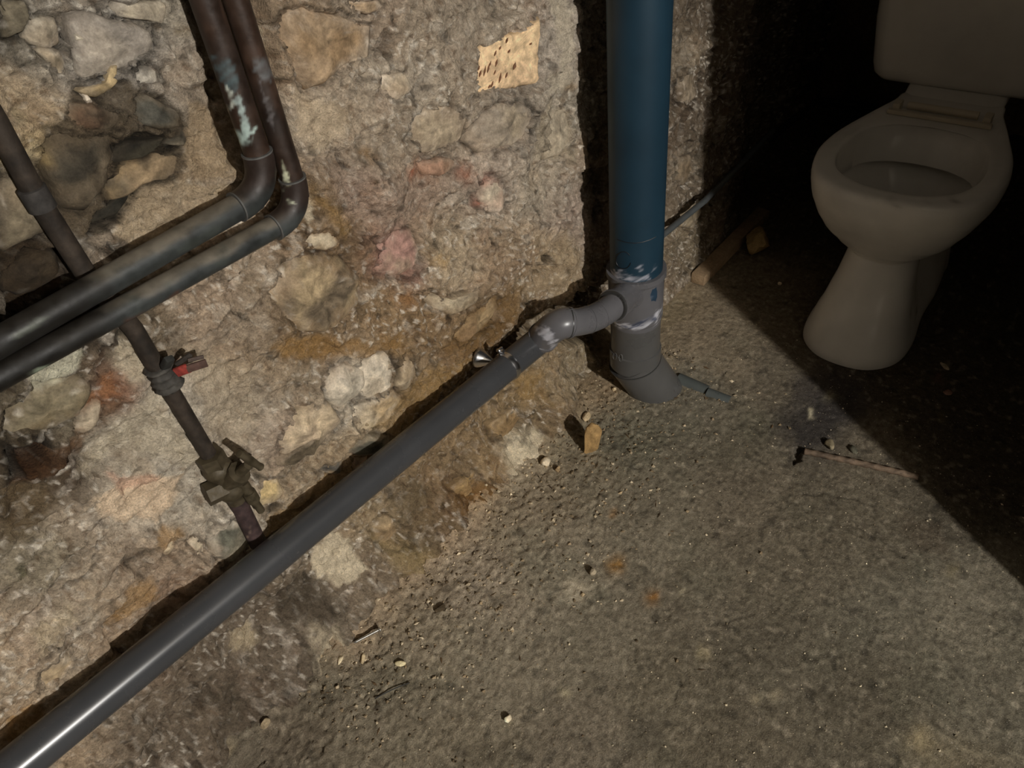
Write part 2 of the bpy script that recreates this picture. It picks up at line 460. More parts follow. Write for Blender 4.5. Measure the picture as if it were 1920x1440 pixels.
NEAR = [([(905,870),(925,810),(965,790),(985,815),(960,850),(930,880)], (186,174,150), 16, .8), ([(590,1040),(620,1005),(655,1000),(664,1055),(640,1080),(600,1085)], (172,160,138), 5, .85),
 ([(500,1110),(560,1080),(600,1090),(600,1130),(560,1150),(520,1150)], (58,50,40), 12, .75), ([(560,1150),(598,1145),(592,1200),(560,1260),(530,1230)], (160,148,126), 6, .75),
 ([(430,1180),(470,1170),(478,1200),(440,1220)], (150,136,112), 7, .75), ([(690,1000),(760,1000),(790,1050),(720,1060)], (130,112,76), 14, .5),
 ([(820,900),(900,870),(920,900),(900,940),(830,960)], (104,74,36), 14, .65), ([(730,930),(790,905),(800,960),(740,985)], (80,68,48), 14, .35),
 ([(960,700),(1010,690),(1000,740),(960,745)], (128,100,54), 12, .5), ([(380,1290),(420,1260),(440,1290),(400,1330)], (60,54,44), 12, .6), ([(350,1400),(400,1380),(440,1420),(380,1440)], (128,116,94), 8, .6)]
for (pp, cc_, sf, am) in NEAR: cw.poly(pp, cc_, sf, am, KW)
def dent(pts, depth, soft=8, crisp=False):
    m, d = cw.sd(pts, 60, crisp)
    R[m] -= depth * sst(-soft * .3, soft, d)
def crack(pts, w=3, depth=.008, dark=True):
    m = cw._box(pts, 20)
    d = line_d(cw.wu[m], cw.wv[m], pts) + 1.2 * cw.fu[m]
    k = 1 - sst(w * .4, w * 1.5, d)
    R[m] -= depth * k
    if dark: cw.c[m] *= (1 - .6 * k)[:, None]

# painted / plastered areas, also crevices and shadow put in as colour, that the photograph shows
cw.poly([(235,300),(330,340),(440,345),(455,400),(250,475),(215,440),(240,400)], (142,126,103), 6, .8, KW)
cw.poly([(128,172),(215,150),(255,165),(300,185),(342,212),(350,250),(345,300),(332,345),(280,352),(250,372),(215,420),(150,442),(115,400),(85,350),(78,310),(100,240)], (72,62,48), 8, .82, KW)
cw.poly([(205,272),(250,252),(330,254),(345,266),(300,290),(280,300),(212,314)], (34,29,21), 5, .85, KW)  # crevice shade painted dark
cw.poly([(190,398),(235,360),(268,355),(232,418),(160,440)], (34,30,23), 5, .8, KW)  # second crevice, its shade put in as colour
cw.poly([(215,320),(262,305),(275,330),(235,352),(205,372)], (128,108,78), 6, .7, KW)
cw.poly([(0,0),(52,0),(55,30),(42,62),(0,82)], (60,53,40), 5, .8, KW)
cw.poly([(345,180),(430,215),(455,330),(340,340),(345,280)], (136,118,93), 8, .7, KW)
cw.poly([(560,180),(640,200),(640,240),(580,280),(555,240)], (158,142,118), 10, .6, KW)
cw.poly([(1035,0),(1062,0),(1064,120),(1060,165),(1030,175),(1038,100)], (160,150,132), 5, .7, KW)
cw.poly([(1000,235),(1030,190),(1062,215),(1070,300),(1010,300)], (146,134,114), 8, .6, KW)
cw.poly([(580,350),(635,400),(660,430),(640,440),(600,390)], (112,88,50), 14, .7, KW)
cw.poly([(555,625),(690,640),(740,620),(760,660),(640,670),(560,680),(500,650)], (122,93,52), 12, .7, KW)
cw.poly([(880,590),(930,545),(980,530),(960,600),(900,660),(850,680),(820,650)], (100,76,44), 14, .7, KW)
cw.poly([(700,790),(760,720),(800,690),(880,670),(900,660),(800,760),(740,830)], (130,104,64), 10, .6, KW)
cw.poly([(545,935),(610,880),(720,830),(740,830),(600,960),(500,1010),(500,960)], (140,116,82), 8, .7, KW)
cw.poly([(165,935),(230,905),(345,885),(330,920),(290,970),(240,985),(190,960)], (178,158,134), 7, .9, KW)
cw.poly([(205,890),(300,895),(290,915),(230,925)], (160,125,105), 6, .6, KW)
cw.poly([(320,700),(300,760),(360,830),(370,870),(240,840),(170,900),(150,890),(230,790)], (155,144,124), 14, .6, KW)
cw.poly([(340,640),(480,690),(480,800),(430,850),(370,760)], (150,136,115), 14, .5, KW)
cw.poly([(180,700),(212,700),(220,735),(190,760),(140,768),(150,745),(190,730)], (124,86,58), 5, .7, KW)
cw.poly([(0,830),(60,815),(100,820),(95,860),(50,890),(0,900)], (26,21,15), 8, .85, KW)
cw.poly([(95,845),(150,825),(170,850),(100,885),(40,900),(0,905),(20,890)], (66,42,22), 8, .6, KW)
cw.poly([(90,850),(140,820),(145,790),(230,740),(235,760),(180,810),(150,845)], (92,70,50), 8, .5, KW)
cw.poly([(0,905),(60,900),(110,930),(80,990),(40,1020),(0,1020)], (80,66,46), 14, .6, KW)
cw.poly([(290,985),(330,975),(320,1010),(300,1035),(285,1015)], (140,110,70), 8, .6, KW)
cw.poly([(225,1090),(275,1080),(285,1110),(240,1150),(200,1170)], (128,98,56), 9, .6, KW)
cw.poly([(0,1345),(70,1320),(90,1340),(0,1400)], (134,104,62), 8, .6, KW)
cw.poly([(50,1170),(120,1120),(140,1150),(60,1220)], (158,144,120), 10, .6, KW)
cw.poly([(40,690),(110,665),(145,640),(150,655),(100,710),(60,730)], (176,172,152), 4, .8, KW)
cw.poly([(225,630),(255,650),(290,700),(260,720),(200,680)], (168,156,134), 8, .6, KW)
cw.poly([(160,555),(200,545),(200,590),(120,640),(0,680),(0,600)], (34,26,18), 8, .8, KW)  # cast shadow behind the bent pipes, painted on the wall
cw.poly([(0,470),(60,455),(120,460),(165,520),(150,560),(40,620),(0,640)], (44,34,22), 8, .8, KW)  # same cast shadow painted further up the far-left wall
cw.poly([(555,160),(600,175),(640,240),(600,300),(556,240)], (158,142,120), 8, .5, KW)
cw.poly([(590,1040),(620,1005),(655,1000),(664,1055),(640,1080),(600,1085)], (170,158,136), 5, .85, KW)
cw.poly([(1000,440),(1062,420),(1086,520),(1060,560),(1000,540)], (140,122,96), 12, .5, KW)
cw.poly([(448,0),(472,0),(484,30),(500,70),(502,108),(488,104),(478,60),(462,30)], (186,182,162), 3, .85, KW)
cw.poly([(500,110),(514,130),(520,170),(540,205),(548,245),(530,232),(512,170)], (166,162,152), 3, .8, KW)
cw.poly([(566,325),(578,345),(588,380),(584,408),(574,420),(572,370)], (172,160,138), 3, .8, KW)
for (u, v, r) in [(462,14,4),(476,34,5),(486,58,5),(492,78,6),(498,92,4),(505,120,7),(524,190,6),(536,222,5)]: cw.spot(u, v, r, (70,74,66), .8, KW)
for (u, v, r, col) in [(870,325,20,(140,86,62)),(790,320,26,(142,98,72)),(765,325,14,(138,82,58)),(915,345,16,(146,96,82)),(905,380,12,(140,88,70)),
                       (1060,160,10,(120,98,70)),(690,290,14,(120,96,66)),(820,480,16,(158,130,88)),(760,560,16,(150,110,70)),(640,210,20,(120,104,84)),
                       (90,290,16,(150,128,84)),(30,215,18,(96,90,68)),(80,235,12,(70,62,46)),(150,215,18,(120,80,55)),(330,60,14,(104,90,66)),
                       (1100,120,30,(105,88,64)),(690,790,14,(150,128,86)),(470,870,12,(110,100,70)),(330,690,14,(140,60,44)),(30,1060,12,(100,96,74)),
                       (470,530,18,(90,76,55)),(475,490,16,(84,72,54)),(1270,430,14,(140,124,100))]:  # the pair left of the boulder paints its shade
    cw.spot(u, v, r, col, .6, KW)
for k in range(70):                                            # knocks and pin holes in the render
    u, v = rng.uniform(480, 1060), rng.uniform(0, 640)
    cw.spot(u, v, rng.uniform(2, 6), (62, 50, 36), rng.uniform(.4, .9), KW)
# hollows
dent([(1092,540),(1140,520),(1200,540),(1200,720),(1150,710),(1100,650),(1020,640),(940,690),(920,660),(985,600),(1050,575)], .075, 14)
dent([(10,505),(60,468),(125,470),(160,520),(185,560),(120,620),(0,680),(0,540)], .05, 12)
dent([(335,-10),(490,-10),(592,385),(520,365),(468,352),(425,300)], .030, 16)
dent([(10,830),(90,818),(98,850),(50,880),(5,885)], .05, 10)
dent([(1008,478),(1030,472),(1036,490),(1018,498)], .03, 6); cw.poly([(1008,478),(1030,472),(1036,490),(1018,498)], (40,32,22), 4, .8, KW)
dent([(1010,500),(1040,495),(1042,512),(1020,515)], .012, 5)
dent([(208,268),(250,250),(330,255),(340,268),(290,285),(280,300),(205,312)], .018, 6)
dent([(195,398),(240,358),(262,372),(225,420),(160,438)], .02, 6)
dent([(620,168),(690,120),(695,135),(640,180),(590,185)], .008, 8)
for p in ([(172,0),(180,18),(200,33),(250,38),(280,48),(308,52)], [(55,28),(85,28)], [(106,30),(112,45)], [(240,62),(243,78),(238,92)], [(285,50),(287,90)],
          [(80,122),(105,148)], [(135,155),(165,150),(195,135)], [(235,128),(262,112),(270,118)], [(0,82),(40,70),(52,40)], [(160,182),(190,160),(215,150)],
          [(250,345),(290,338),(330,345),(345,310)], [(0,330),(18,330)], [(60,290),(100,262)], [(1000,385),(1008,405)], [(895,330),(905,355),(918,362)],
          [(920,455),(930,465)], [(915,440),(923,455)], [(700,440),(680,460)], [(640,290),(648,320)], [(500,1010),(600,950)], [(600,720),(608,760)],
          [(730,650),(735,690),(738,725)], [(200,455),(225,480)], [(510,440),(530,460)], [(700,290),(712,320)], [(965,575),(995,560)],
          [(385,1040),(455,995)], [(140,1170),(40,1240)], [(235,1060),(290,1020)], [(100,1110),(180,1060)], [(820,700),(824,718)],
          [(75,1200),(100,1195)], [(620,20),(650,30),(672,30),(690,20)], [(985,190),(998,215),(985,245)]):
    crack(p, 2.6, .006)
PW[..., 1] -= R

# ---- stones of the rubble
PW0 = PW[..., 1].copy(); WCOL = cw.c.copy()
def wall_ref(x, z):
    i = np.clip(np.searchsorted(xs, x) - 1, 0, len(xs) - 2); j = np.clip(np.searchsorted(zs, z) - 1, 0, len(zs) - 2)
    return PW0[i, j]
# the seat of the cream brick
BRICK = [(898,85),(940,68),(975,56),(1012,32),(1013,95),(1014,158),(962,166),(922,172),(885,182),(890,130)]
_m, _dd = cw.sd(BRICK, 30)
PW[..., 1][_m] += .004 * np.exp(-(_dd / 3.0) ** 2) + .02 * sst(3, 12, _dd)
def wall_front(x, z):
    i = np.clip(np.searchsorted(xs, x) - 1, 0, len(xs) - 2); j = np.clip(np.searchsorted(zs, z) - 1, 0, len(zs) - 2)
    return PW[i, j, 1]
STONES = [
 ([(212,285),(240,268),(330,261),(345,272),(292,288),(275,300),(215,312)], (30,27,21), (44,40,30), .008, 4),  # crevice face, shade put into its dark colour
 ([(165,432),(205,395),(240,364),(264,366),(230,412)], (30,28,22), (46,42,34), .008, 4),  # second crevice face, also coloured as shade
 ([(130,62),(142,58),(154,66),(145,82),(134,74)], (176,166,146), (160,150,130), .010, 4),
 ([(146,172),(154,172),(172,192),(158,194),(148,184)], (186,172,152), (170,158,140), .010, 4),
 ([(232,140),(262,118),(282,125),(286,150),(258,156),(240,154)], (160,152,138), (120,112,98), .014, 4),
 ([(255,100),(276,98),(262,118),(238,130)], (28,25,20), (40,36,30), .004, 4),
  # outline in the photograph, colour, second colour, height (m), edge sharpness, tilt
 ([(0,0),(50,0),(53,28),(42,58),(20,70),(0,78)], (64,58,44), (90,82,66), .022, 3),
 ([(58,32),(88,30),(104,30),(112,48),(117,82),(100,95),(60,86),(40,70),(48,55)], (134,123,104), (120,106,86), .012, 3),
 ([(120,26),(160,18),(200,34),(250,40),(282,60),(284,92),(255,108),(225,128),(150,152),(137,130),(128,90)], (112,104,94), (128,118,104), .016, 4),
 ([(182,0),(312,0),(310,30),(303,48),(270,38),(235,34),(205,28)], (134,123,103), (148,136,116), .016, 3),
 ([(62,88),(112,92),(130,128),(118,146),(85,118)], (126,112,90), (110,98,76), .010, 2.5),
 ([(138,168),(170,155),(196,138),(192,118),(210,116),(213,145),(190,168),(166,180),(150,176)], (150,130,92), (140,120,84), .016, 4),
 ([(122,190),(160,188),(215,205),(225,228),(190,245),(140,238),(112,222)], (86, 64, 46), (64, 54, 41), .016, 2.5),
 ([(235,185),(262,170),(300,188),(338,212),(340,238),(300,246),(258,232)], (64,62,54), (96,86,68), .022, 3),
 ([(100,240),(150,248),(210,244),(214,290),(204,318),(196,360),(158,400),(120,398),(96,350),(80,318),(86,270)], (48,43,34), (74,64,49), .024, 2.5),
 ([(218,312),(280,298),(300,285),(342,290),(338,338),(300,340),(268,352),(240,372),(205,380),(196,345)], (118,99,72), (70,62,48), .012, 3),
 ([(330,252),(346,240),(350,258),(340,275),(300,272)], (52,48,40), (80,72,58), .018, 3),
 ([(0,340),(48,335),(88,420),(100,438),(40,462),(0,486)], (90,80,62), (104,90,70), .014, 3),
 ([(22,505),(60,478),(95,468),(120,478),(134,512),(118,545),(60,570),(20,560)], (54,44,30), (40,32,22), .03, 3),
 ([(515,22),(560,6),(640,32),(700,50),(690,108),(640,122),(600,160),(572,166),(545,140),(522,80)], (132,110,82), (118,95,66), .017, 3),
 ([(622,0),(720,0),(714,18),(690,29),(652,16)], (142,120,92), (120,100,74), .010, 3),
 ([(905,215),(935,190),(978,190),(998,215),(985,250),(950,275),(895,288),(872,262)], (120,108,92), (134,120,98), .016, 2.5),
 ([(760,205),(830,192),(880,215),(868,265),(800,290),(752,262)], (132,114,90), (142,126,102), .010, 2.2),
 ([(785,306),(830,296),(860,300),(862,318),(825,333),(790,328)], (132, 100, 78), (124, 98, 74), .012, 3.5),
 ([(705,468),(745,435),(776,430),(792,470),(785,508),(745,524),(710,514)], (136, 102, 90), (132, 110, 90), .014, 2.6),
 ([(502,545),(522,502),(570,472),(640,482),(676,522),(670,570),(640,606),(600,626),(560,622),(522,598)], (132,114,84), (84,72,55), .030, 2.2),
 ([(780,546),(800,546),(822,562),(860,546),(892,536),(895,556),(870,575),(832,588),(802,576)], (142,128,104), (120,104,80), .022, 4),
 ([(840,628),(870,598),(926,552),(935,575),(905,615),(860,645)], (132,110,76), (112,88,58), .014, 2.5),
 ([(602,742),(605,700),(640,680),(680,690),(684,716),(668,740),(625,765)], (166,154,134), (150,140,122), .016, 2.5),
 ([(652,705),(690,668),(722,656),(732,680),(736,722),(706,752),(660,738)], (172,160,140), (158,144,122), .014, 4),
 ([(508,820),(530,768),(575,748),(610,748),(630,782),(600,806),(562,816),(522,850)], (154,136,108), (140,122,98), .026, 3.5),
 ([(505,852),(528,842),(566,815),(632,785),(600,822),(560,846),(538,868),(505,872)], (96,84,64), (74,64,48), .020, 4),
 ([(740,668),(768,662),(775,700),(752,735),(738,722)], (132,114,88), (150,134,108), .014, 3),
 ([(655,760),(700,745),(736,728),(752,745),(720,790),(672,805),(650,790)], (154,138,112), (144,122,88), .012, 3),
 ([(638,842),(680,812),(720,806),(722,832),(690,846),(664,852)], (62,60,50), (88,82,68), .018, 5),
 ([(590,874),(620,862),(636,852),(640,868),(630,886),(605,884)], (52,50,46), (70,66,58), .014, 5),
 ([(650,858),(686,850),(678,872),(655,880)], (140,118,96), (120,100,80), .008, 4),
 ([(376,1002),(390,972),(430,962),(470,985),(482,1016),(425,1050),(388,1036)], (78,76,64), (98,92,76), .016, 3),
 ([(482,890),(512,890),(528,918),(516,938),(486,945),(472,918)], (160,138,92), (140,122,88), .010, 3),
 ([(0,765),(60,724),(140,694),(176,722),(150,775),(105,806),(40,812),(0,828)], (104,94,72), (86,74,52), .018, 2.5),
 ([(145,772),(176,748),(196,752),(192,790),(165,820),(140,815)], (120,104,84), (142,128,106), .012, 2.5),
 ([(296,1030),(306,1008),(322,1000),(326,1020),(310,1042)], (172,156,128), (150,132,104), .010, 3),
 ([(345,1010),(362,1000),(376,1012),(378,1038),(360,1036)], (168,154,130), (150,136,112), .010, 3),
 ([(1040,200),(1060,200),(1076,270),(1050,292),(1020,300),(1022,250)], (136,124,104), (146,132,110), .008, 2.5),
 ([(905,345),(930,330),(945,360),(935,400),(908,398),(896,370)], (160,146,124), (150,128,108), .010, 3),
 ([(715,140),(760,135),(772,170),(740,190),(705,172)], (150,134,110), (138,120,96), .008, 2.5),
 ([(560,440),(620,430),(640,455),(610,470),(565,465)], (150,136,112), (120,100,70), .010, 2.5),
 ([(60,1250),(110,1215),(135,1225),(110,1270),(70,1290)], (150,136,110), (130,112,84), .010, 3),
 ([(1272,390),(1300,375),(1318,395),(1295,430),(1268,425)], (130,116,92), (112,98,76), .014, 3),
 ([(1268,300),(1300,290),(1310,325),(1285,350),(1266,340)], (112,96,74), (100,84,62), .010, 2.5),
 ([(1268,130),(1300,125),(1305,180),(1285,200),(1266,190)], (108,94,74), (122,108,88), .010, 2.5),
 ([(595,1150),(575,1152),(545,1195),(530,1225),(560,1252),(596,1205)], (156,142,118), (140,124,100), .012, 3),
 ([(690,985),(715,960),(745,968),(735,1000),(700,1020)], (126,106,76), (110,90,62), .014, 3),
 ([(820,900),(868,868),(890,880),(870,915),(835,925)], (128,104,62), (112,88,52), .014, 2.5),
 ([(905,790),(950,760),(975,770),(950,810),(915,820)], (122,98,62), (108,86,54), .012, 2.5),
]
def ray_poly(c, ang, poly):
    dx, dy = math.cos(ang), math.sin(ang); best = 0
    n = len(poly)
    for i in range(n):
        ax, ay = poly[i] - c; bx, by = poly[(i + 1) % n] - c
        ex, ey = bx - ax, by - ay
        den = dx * ey - dy * ex
        if abs(den) < 1e-12: continue
        t = (ax * ey - ay * ex) / den; s = (ax * dy - ay * dx) / den
        if t > 0 and -1e-6 <= s <= 1 + 1e-6: best = max(best, t)
    return best
stone_objs = []
def wall_stone(poly_px, c1, c2, H, sharp, idx):
    # seat: groove round the stone and hollow under it
    mk, d = cw.sd(poly_px, 30)
    return mk, d
stone_data = []
for idx, (pp, c1, c2, H, sharp) in enumerate(STONES):
    mk, d = wall_stone(pp, c1, c2, H, sharp, idx)
    PW[..., 1][mk] += .005 * np.exp(-(d / 3.0) ** 2) + .020 * sst(3, 12, d)
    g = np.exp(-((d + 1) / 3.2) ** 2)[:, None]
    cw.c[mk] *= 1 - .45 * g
    q = np.array([on_y(u, v)[[0, 2]] for (u, v) in pp])
    stone_data.append((q, c1, c2, H, sharp, idx))
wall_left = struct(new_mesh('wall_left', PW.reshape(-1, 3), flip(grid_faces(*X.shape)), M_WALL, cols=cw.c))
def build_stone(q, c1, c2, H, sharp, idx, mat=M_STONE, parent=wall_left, name='stone', yoff=None):
    c = q.mean(0)
    per = np.linalg.norm(np.diff(np.vstack([q, q[:1]]), axis=0), axis=1).sum()
    na = int(np.clip(per / .007, 28, 90)); size = per / math.pi / 2
    nr = int(np.clip(size / .0055, 6, 16))
    ang = np.arange(na) * 2 * math.pi / na
    rad = np.array([ray_poly(c, a, q) for a in ang])
    rad *= 1 + .05 * fbm(np.cos(ang) * 2 + idx, np.sin(ang) * 2, 2.2, 3, 90 + idx)
    fr = np.concatenate([[1.03, 1.0], 1 - np.linspace(0, 1, nr + 1)[1:-1] ** 1.25])
    Pp = []; Cc = []
    for f in fr:
        x = c[0] + rad * f * np.cos(ang); z = c[1] + rad * f * np.sin(ang)
        prof = 1 - min(f, 1) ** (sharp * 2)
        Pp.append((x, z, f, prof))
    xx = np.concatenate([p[0] for p in Pp] + [[c[0]]]); zz = np.concatenate([p[1] for p in Pp] + [[c[1]]])
    ff = np.concatenate([np.full(na, p[2]) for p in Pp] + [[0]]); prof = np.concatenate([np.full(na, p[3]) for p in Pp] + [[1]])
    base = YW + wall_offset(xx) - .011 * fbm(xx, zz, 4, 3, 1) - .006 * fbm(xx, zz, 12, 1, 2)
    if yoff is not None: base = base * 0 + yoff
    else:
        ctr = np.median(wall_ref(c[0] + rad * np.cos(ang), c[1] + rad * np.sin(ang)))
        base = .4 * base + .6 * ctr
    tx, tz = rng.uniform(-.12, .12, 2)
    top = np.full(xx.shape, 1.0)
    for kk in range(5 if sharp < 7 else 0):
        aa = rng.uniform(0, 6.28); top = np.minimum(top, rng.uniform(.95, 1.25) - rng.uniform(.3, 1.1) * ((xx - c[0]) * math.cos(aa) + (zz - c[1]) * math.sin(aa)) / max(size, 1e-3))
    prof = np.minimum(prof, np.maximum(top, .12) * (prof > 0) * 1.0) * (ff <= 1)
    facet = (.30 if sharp < 7 else .06) * H * ridged(xx, zz, 14, 2, 200 + idx) * prof + .12 * H * fbm(xx, zz, 60, 3, 210 + idx) * prof
    y = base + .005 - H * .62 * prof - facet - prof * (tx * (xx - c[0]) + tz * (zz - c[1]))
    y = np.where(ff > 1, base + .025, y)
    V = np.stack([xx, y, zz], -1)
    Fc = []
    nring = len(fr)
    for i in range(nring - 1):
        for j in range(na):
            k = (j + 1) % na
            Fc.append((i * na + j, (i + 1) * na + j, (i + 1) * na + k, i * na + k))
    last = (nring - 1) * na
    for j in range(na): Fc.append((last + j, len(V) - 1, last + (j + 1) % na))
    w = sst(-.35, .45, fbm(xx, zz, 16, 3, 220 + idx) + (.5 * (zz - c[1]) / size) * -1)[:, None]
    cols = (lin(c1) * (1 - w) + lin(c2) * w) * KW
    lu = cols.mean(1, keepdims=True); cols = lu + (cols - lu) * .85
    cols = cols * (1 - .30 * sst(.2, .7, fbm(xx, zz, 30, 3, 240 + idx)))[:, None]
    cols = cols * np.clip(1 + .42 * fbm(xx, zz, 75, 3, 230 + idx) + .2 * fbm(xx, zz, 160, 2, 260 + idx), .4, 1.7)[:, None]
    if sharp < 7 and yoff is None:
        ii = np.clip(np.searchsorted(xs, xx), 0, len(xs) - 1); jj = np.clip(np.searchsorted(zs, zz), 0, len(zs) - 1)
        we = (sst(.45, 1.0, ff + .35 * fbm(xx, zz, 32, 3, 250 + idx)) * (.75 if sharp < 3.2 else .45))[:, None]
        cols = cols * (1 - we) + WCOL[ii, jj] * we
    cols = np.where((ff > .96)[:, None], cols * .8, cols)
    o = new_mesh(name, V, Fc, mat, parent, cols)
    return o
for sdta in stone_data: stone_objs.append(build_stone(*sdta))
# the cream brick let into the wall, pecked for plaster
bq = np.array([on_y(u, v)[[0, 2]] for (u, v) in BRICK])
byo = float(np.median(wall_ref(bq[:, 0], bq[:, 1])))
bo = build_stone(bq, (192,162,120), (180,150,112), .012, 8, 77, M_BRICKM, wall_left, 'brick', byo + .006)
bo['label'] = 'cream pecked brick'
bme = bo.data; bv = np.array([v.co[:] for v in bme.vertices]); bcv = Canvas(bv)
at = bme.color_attributes['Col']; buf = np.zeros(len(bv) * 4, np.float32); at.data.foreach_get('color', buf)
bcv.c = buf.reshape(-1, 4)[:, :3].astype(float)
def dash_ridge(u, v, l, w, name='peck_mark'):
    a = on_y(u, v - l / 2, .806); b = on_y(u + 1.5, v + l / 2, .806)
    return a, b, w
peck = MB()
for (u, v, l, w) in [(931,118,16,4),(929,100,12,3),(951,76,12,3),(938,90,8,3),(955,96,8,3),(965,124,15,8),(916,128,20,3),(909,133,22,4),(901,138,14,3),(898,128,10,2),
                     (938,146,22,4),(950,141,12,3),(923,158,14,3),(919,120,12,3),(918,162,8,3),(996,82,5,3),(928,136,10,2)]:
    c0 = on_y(u, v)[[0, 2]]
    yy = min([p[1] for p in bv if abs(p[0] - c0[0]) < .009 and abs(p[2] - c0[1]) < .009] or [byo - .006]) - .0004
    p0 = on_y(u, v, yy); p1 = on_y(u + 2, v - l / 2, yy); p2 = on_y(u - 2, v + l / 2, yy)
    ax = (p1 - p2); L = np.linalg.norm(ax); ax /= L
    side = np.array([ax[2], 0, -ax[0]]); hw = w * .00045
    peck.add([p1, p0 + side * hw + [0, -.0008, 0], p2, p0 - side * hw + [0, -.0008, 0], p0 + [0, .004, 0]], [(0, 1, 2, 3), (0, 4, 1), (1, 4, 2), (2, 4, 3), (3, 4, 0)])
M_PECK = mat_plain('rust_stain', (.20, .095, .05), .9, 0, .3, 200)
peck.obj('peck_marks', M_PECK, wall_left)

# ------------------------------------------------------------------ FLOOR
KF = 2.35
fx = np.concatenate([np.arange(-1.6, .05, .06), np.arange(.05, 1.62, .0031), np.arange(1.62, 2.80, .011)])
fy = np.concatenate([np.arange(-3.6, -.30, .08), np.arange(-.30, .90, .0031), np.arange(.90, 1.06, .01)])
FX, FY = np.meshgrid(fx, fy, indexing='ij')
PF = np.stack([FX, FY, np.zeros_like(FX)], -1)
cf = Canvas(PF)
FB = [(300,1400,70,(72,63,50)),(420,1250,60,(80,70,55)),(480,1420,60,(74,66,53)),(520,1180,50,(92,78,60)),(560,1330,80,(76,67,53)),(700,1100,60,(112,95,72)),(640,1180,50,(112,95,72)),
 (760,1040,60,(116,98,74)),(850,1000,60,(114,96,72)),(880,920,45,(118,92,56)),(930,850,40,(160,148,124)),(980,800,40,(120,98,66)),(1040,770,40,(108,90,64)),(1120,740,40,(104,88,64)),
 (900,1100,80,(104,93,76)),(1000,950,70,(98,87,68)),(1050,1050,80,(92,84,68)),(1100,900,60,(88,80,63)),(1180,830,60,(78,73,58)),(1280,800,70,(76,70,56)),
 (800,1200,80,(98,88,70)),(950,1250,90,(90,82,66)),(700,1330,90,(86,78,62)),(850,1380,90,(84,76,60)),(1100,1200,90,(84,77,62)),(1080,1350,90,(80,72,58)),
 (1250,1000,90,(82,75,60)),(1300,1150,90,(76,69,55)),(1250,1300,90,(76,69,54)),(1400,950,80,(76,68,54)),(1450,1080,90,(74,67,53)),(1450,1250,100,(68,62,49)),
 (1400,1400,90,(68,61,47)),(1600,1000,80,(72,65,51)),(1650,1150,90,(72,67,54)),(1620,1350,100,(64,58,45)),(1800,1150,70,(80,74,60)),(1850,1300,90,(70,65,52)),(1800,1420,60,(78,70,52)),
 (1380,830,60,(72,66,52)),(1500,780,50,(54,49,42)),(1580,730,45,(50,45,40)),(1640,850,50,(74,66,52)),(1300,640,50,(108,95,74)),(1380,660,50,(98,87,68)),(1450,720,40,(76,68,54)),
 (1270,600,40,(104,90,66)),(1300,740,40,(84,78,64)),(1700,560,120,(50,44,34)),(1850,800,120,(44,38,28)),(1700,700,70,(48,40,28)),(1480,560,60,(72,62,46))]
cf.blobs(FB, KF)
H = .006 * fbm(FX, FY, 3.5, 2, 301) + .0016 * fbm(FX, FY, 11, 3, 302)
near = sst(.35, .72, FY) * sst(1.15, .95, FX)
gr = fbm(FX, FY, 70, 3, 305)
H += (.0007 + .0016 * near) * gr + .0006 * fbm(FX, FY, 170, 2, 306)
H += .0022 * near * np.maximum(fbm(FX, FY, 40, 3, 307), 0)
tro = ridged(FX * 1.2 + FY * .4, FY * .35 - FX * .15, 26, 2, 309)        # trowel sweeps
H += .0005 * (1 - near) * tro
pit = sst(.5, .75, fbm(FX, FY, 85, 2, 311)) * (.35 + .65 * near)
H -= .0035 * pit
cf.c *= np.clip(1 + .16 * (gr + .5 * tro * (1 - near)), .5, 1.5)[..., None]
wf = sst(.35, .8, fbm(FX, FY, 48, 3, 315))[..., None]
cf.c[...] = cf.c * (1 - .22 * wf) + lin((150, 138, 115)) * KF * .22 * wf * .8
gf = sst(.15, .7, fbm(FX, FY, 6, 4, 317))[..., None]
cf.c[...] = cf.c * (1 - .35 * gf) + cf.c * np.array([.86, .94, .92]) * .35 * gf
lumf = (cf.c * np.array([.3, .55, .15])).sum(-1, keepdims=True)
cf.c[...] = lumf + (cf.c - lumf) * .80
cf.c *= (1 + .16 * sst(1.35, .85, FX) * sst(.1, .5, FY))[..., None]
cf.c *= np.clip(1 + .22 * fbm(FX, FY, 150, 2, 323), .6, 1.5)[..., None]
df = sst(.4, .8, fbm(FX, FY, 30, 3, 319))[..., None]
cf.c *= 1 - .4 * df
for (pp, cc_, sf, am) in NEAR: cf.poly(pp, cc_, sf, am, KF)
cf.poly([(1060,1090),(1062,1090),(1061,1092)], (142,132,114), 1, .0, KF)
#cf.poly([(905,870),(925,810),(965,790),(985,815),(960,850),(930,880)], (186,174,150), 14, .75, KF)
cf.poly([(1060,1090),(1085,1075),(1105,1100),(1090,1130),(1065,1120)], (142,132,114), 14, .5, KF)
cf.poly([(1470,800),(1520,760),(1560,700),(1610,720),(1620,770),(1580,790),(1550,830),(1500,850)], (36,33,31), 14, .85, KF)
cf.poly([(1480,720),(1540,690),(1580,720),(1560,760),(1500,750)], (44,40,38), 12, .6, KF)
cf.spot(1555, 745, 14, (96, 90, 74), .7, KF)
cf.poly([(820,900),(900,870),(920,900),(900,940),(830,960)], (112,78,36), 14, .6, KF)
cf.spot(1152, 1058, 17, (104, 74, 30), .9, KF); cf.spot(1218, 1118, 14, (112, 80, 42), .7, KF); cf.spot(1150, 965, 8, (110, 80, 44), .6, KF)
cf.poly([(500,1110),(560,1080),(600,1090),(600,1130),(560,1150),(520,1150)], (62,54,42), 12, .7, KF)
cf.poly([(560,1150),(598,1145),(592,1200),(560,1260),(530,1230)], (158,146,124), 6, .6, KF)
cf.poly([(430,1180),(470,1170),(478,1200),(440,1220)], (140,126,102), 7, .7, KF)
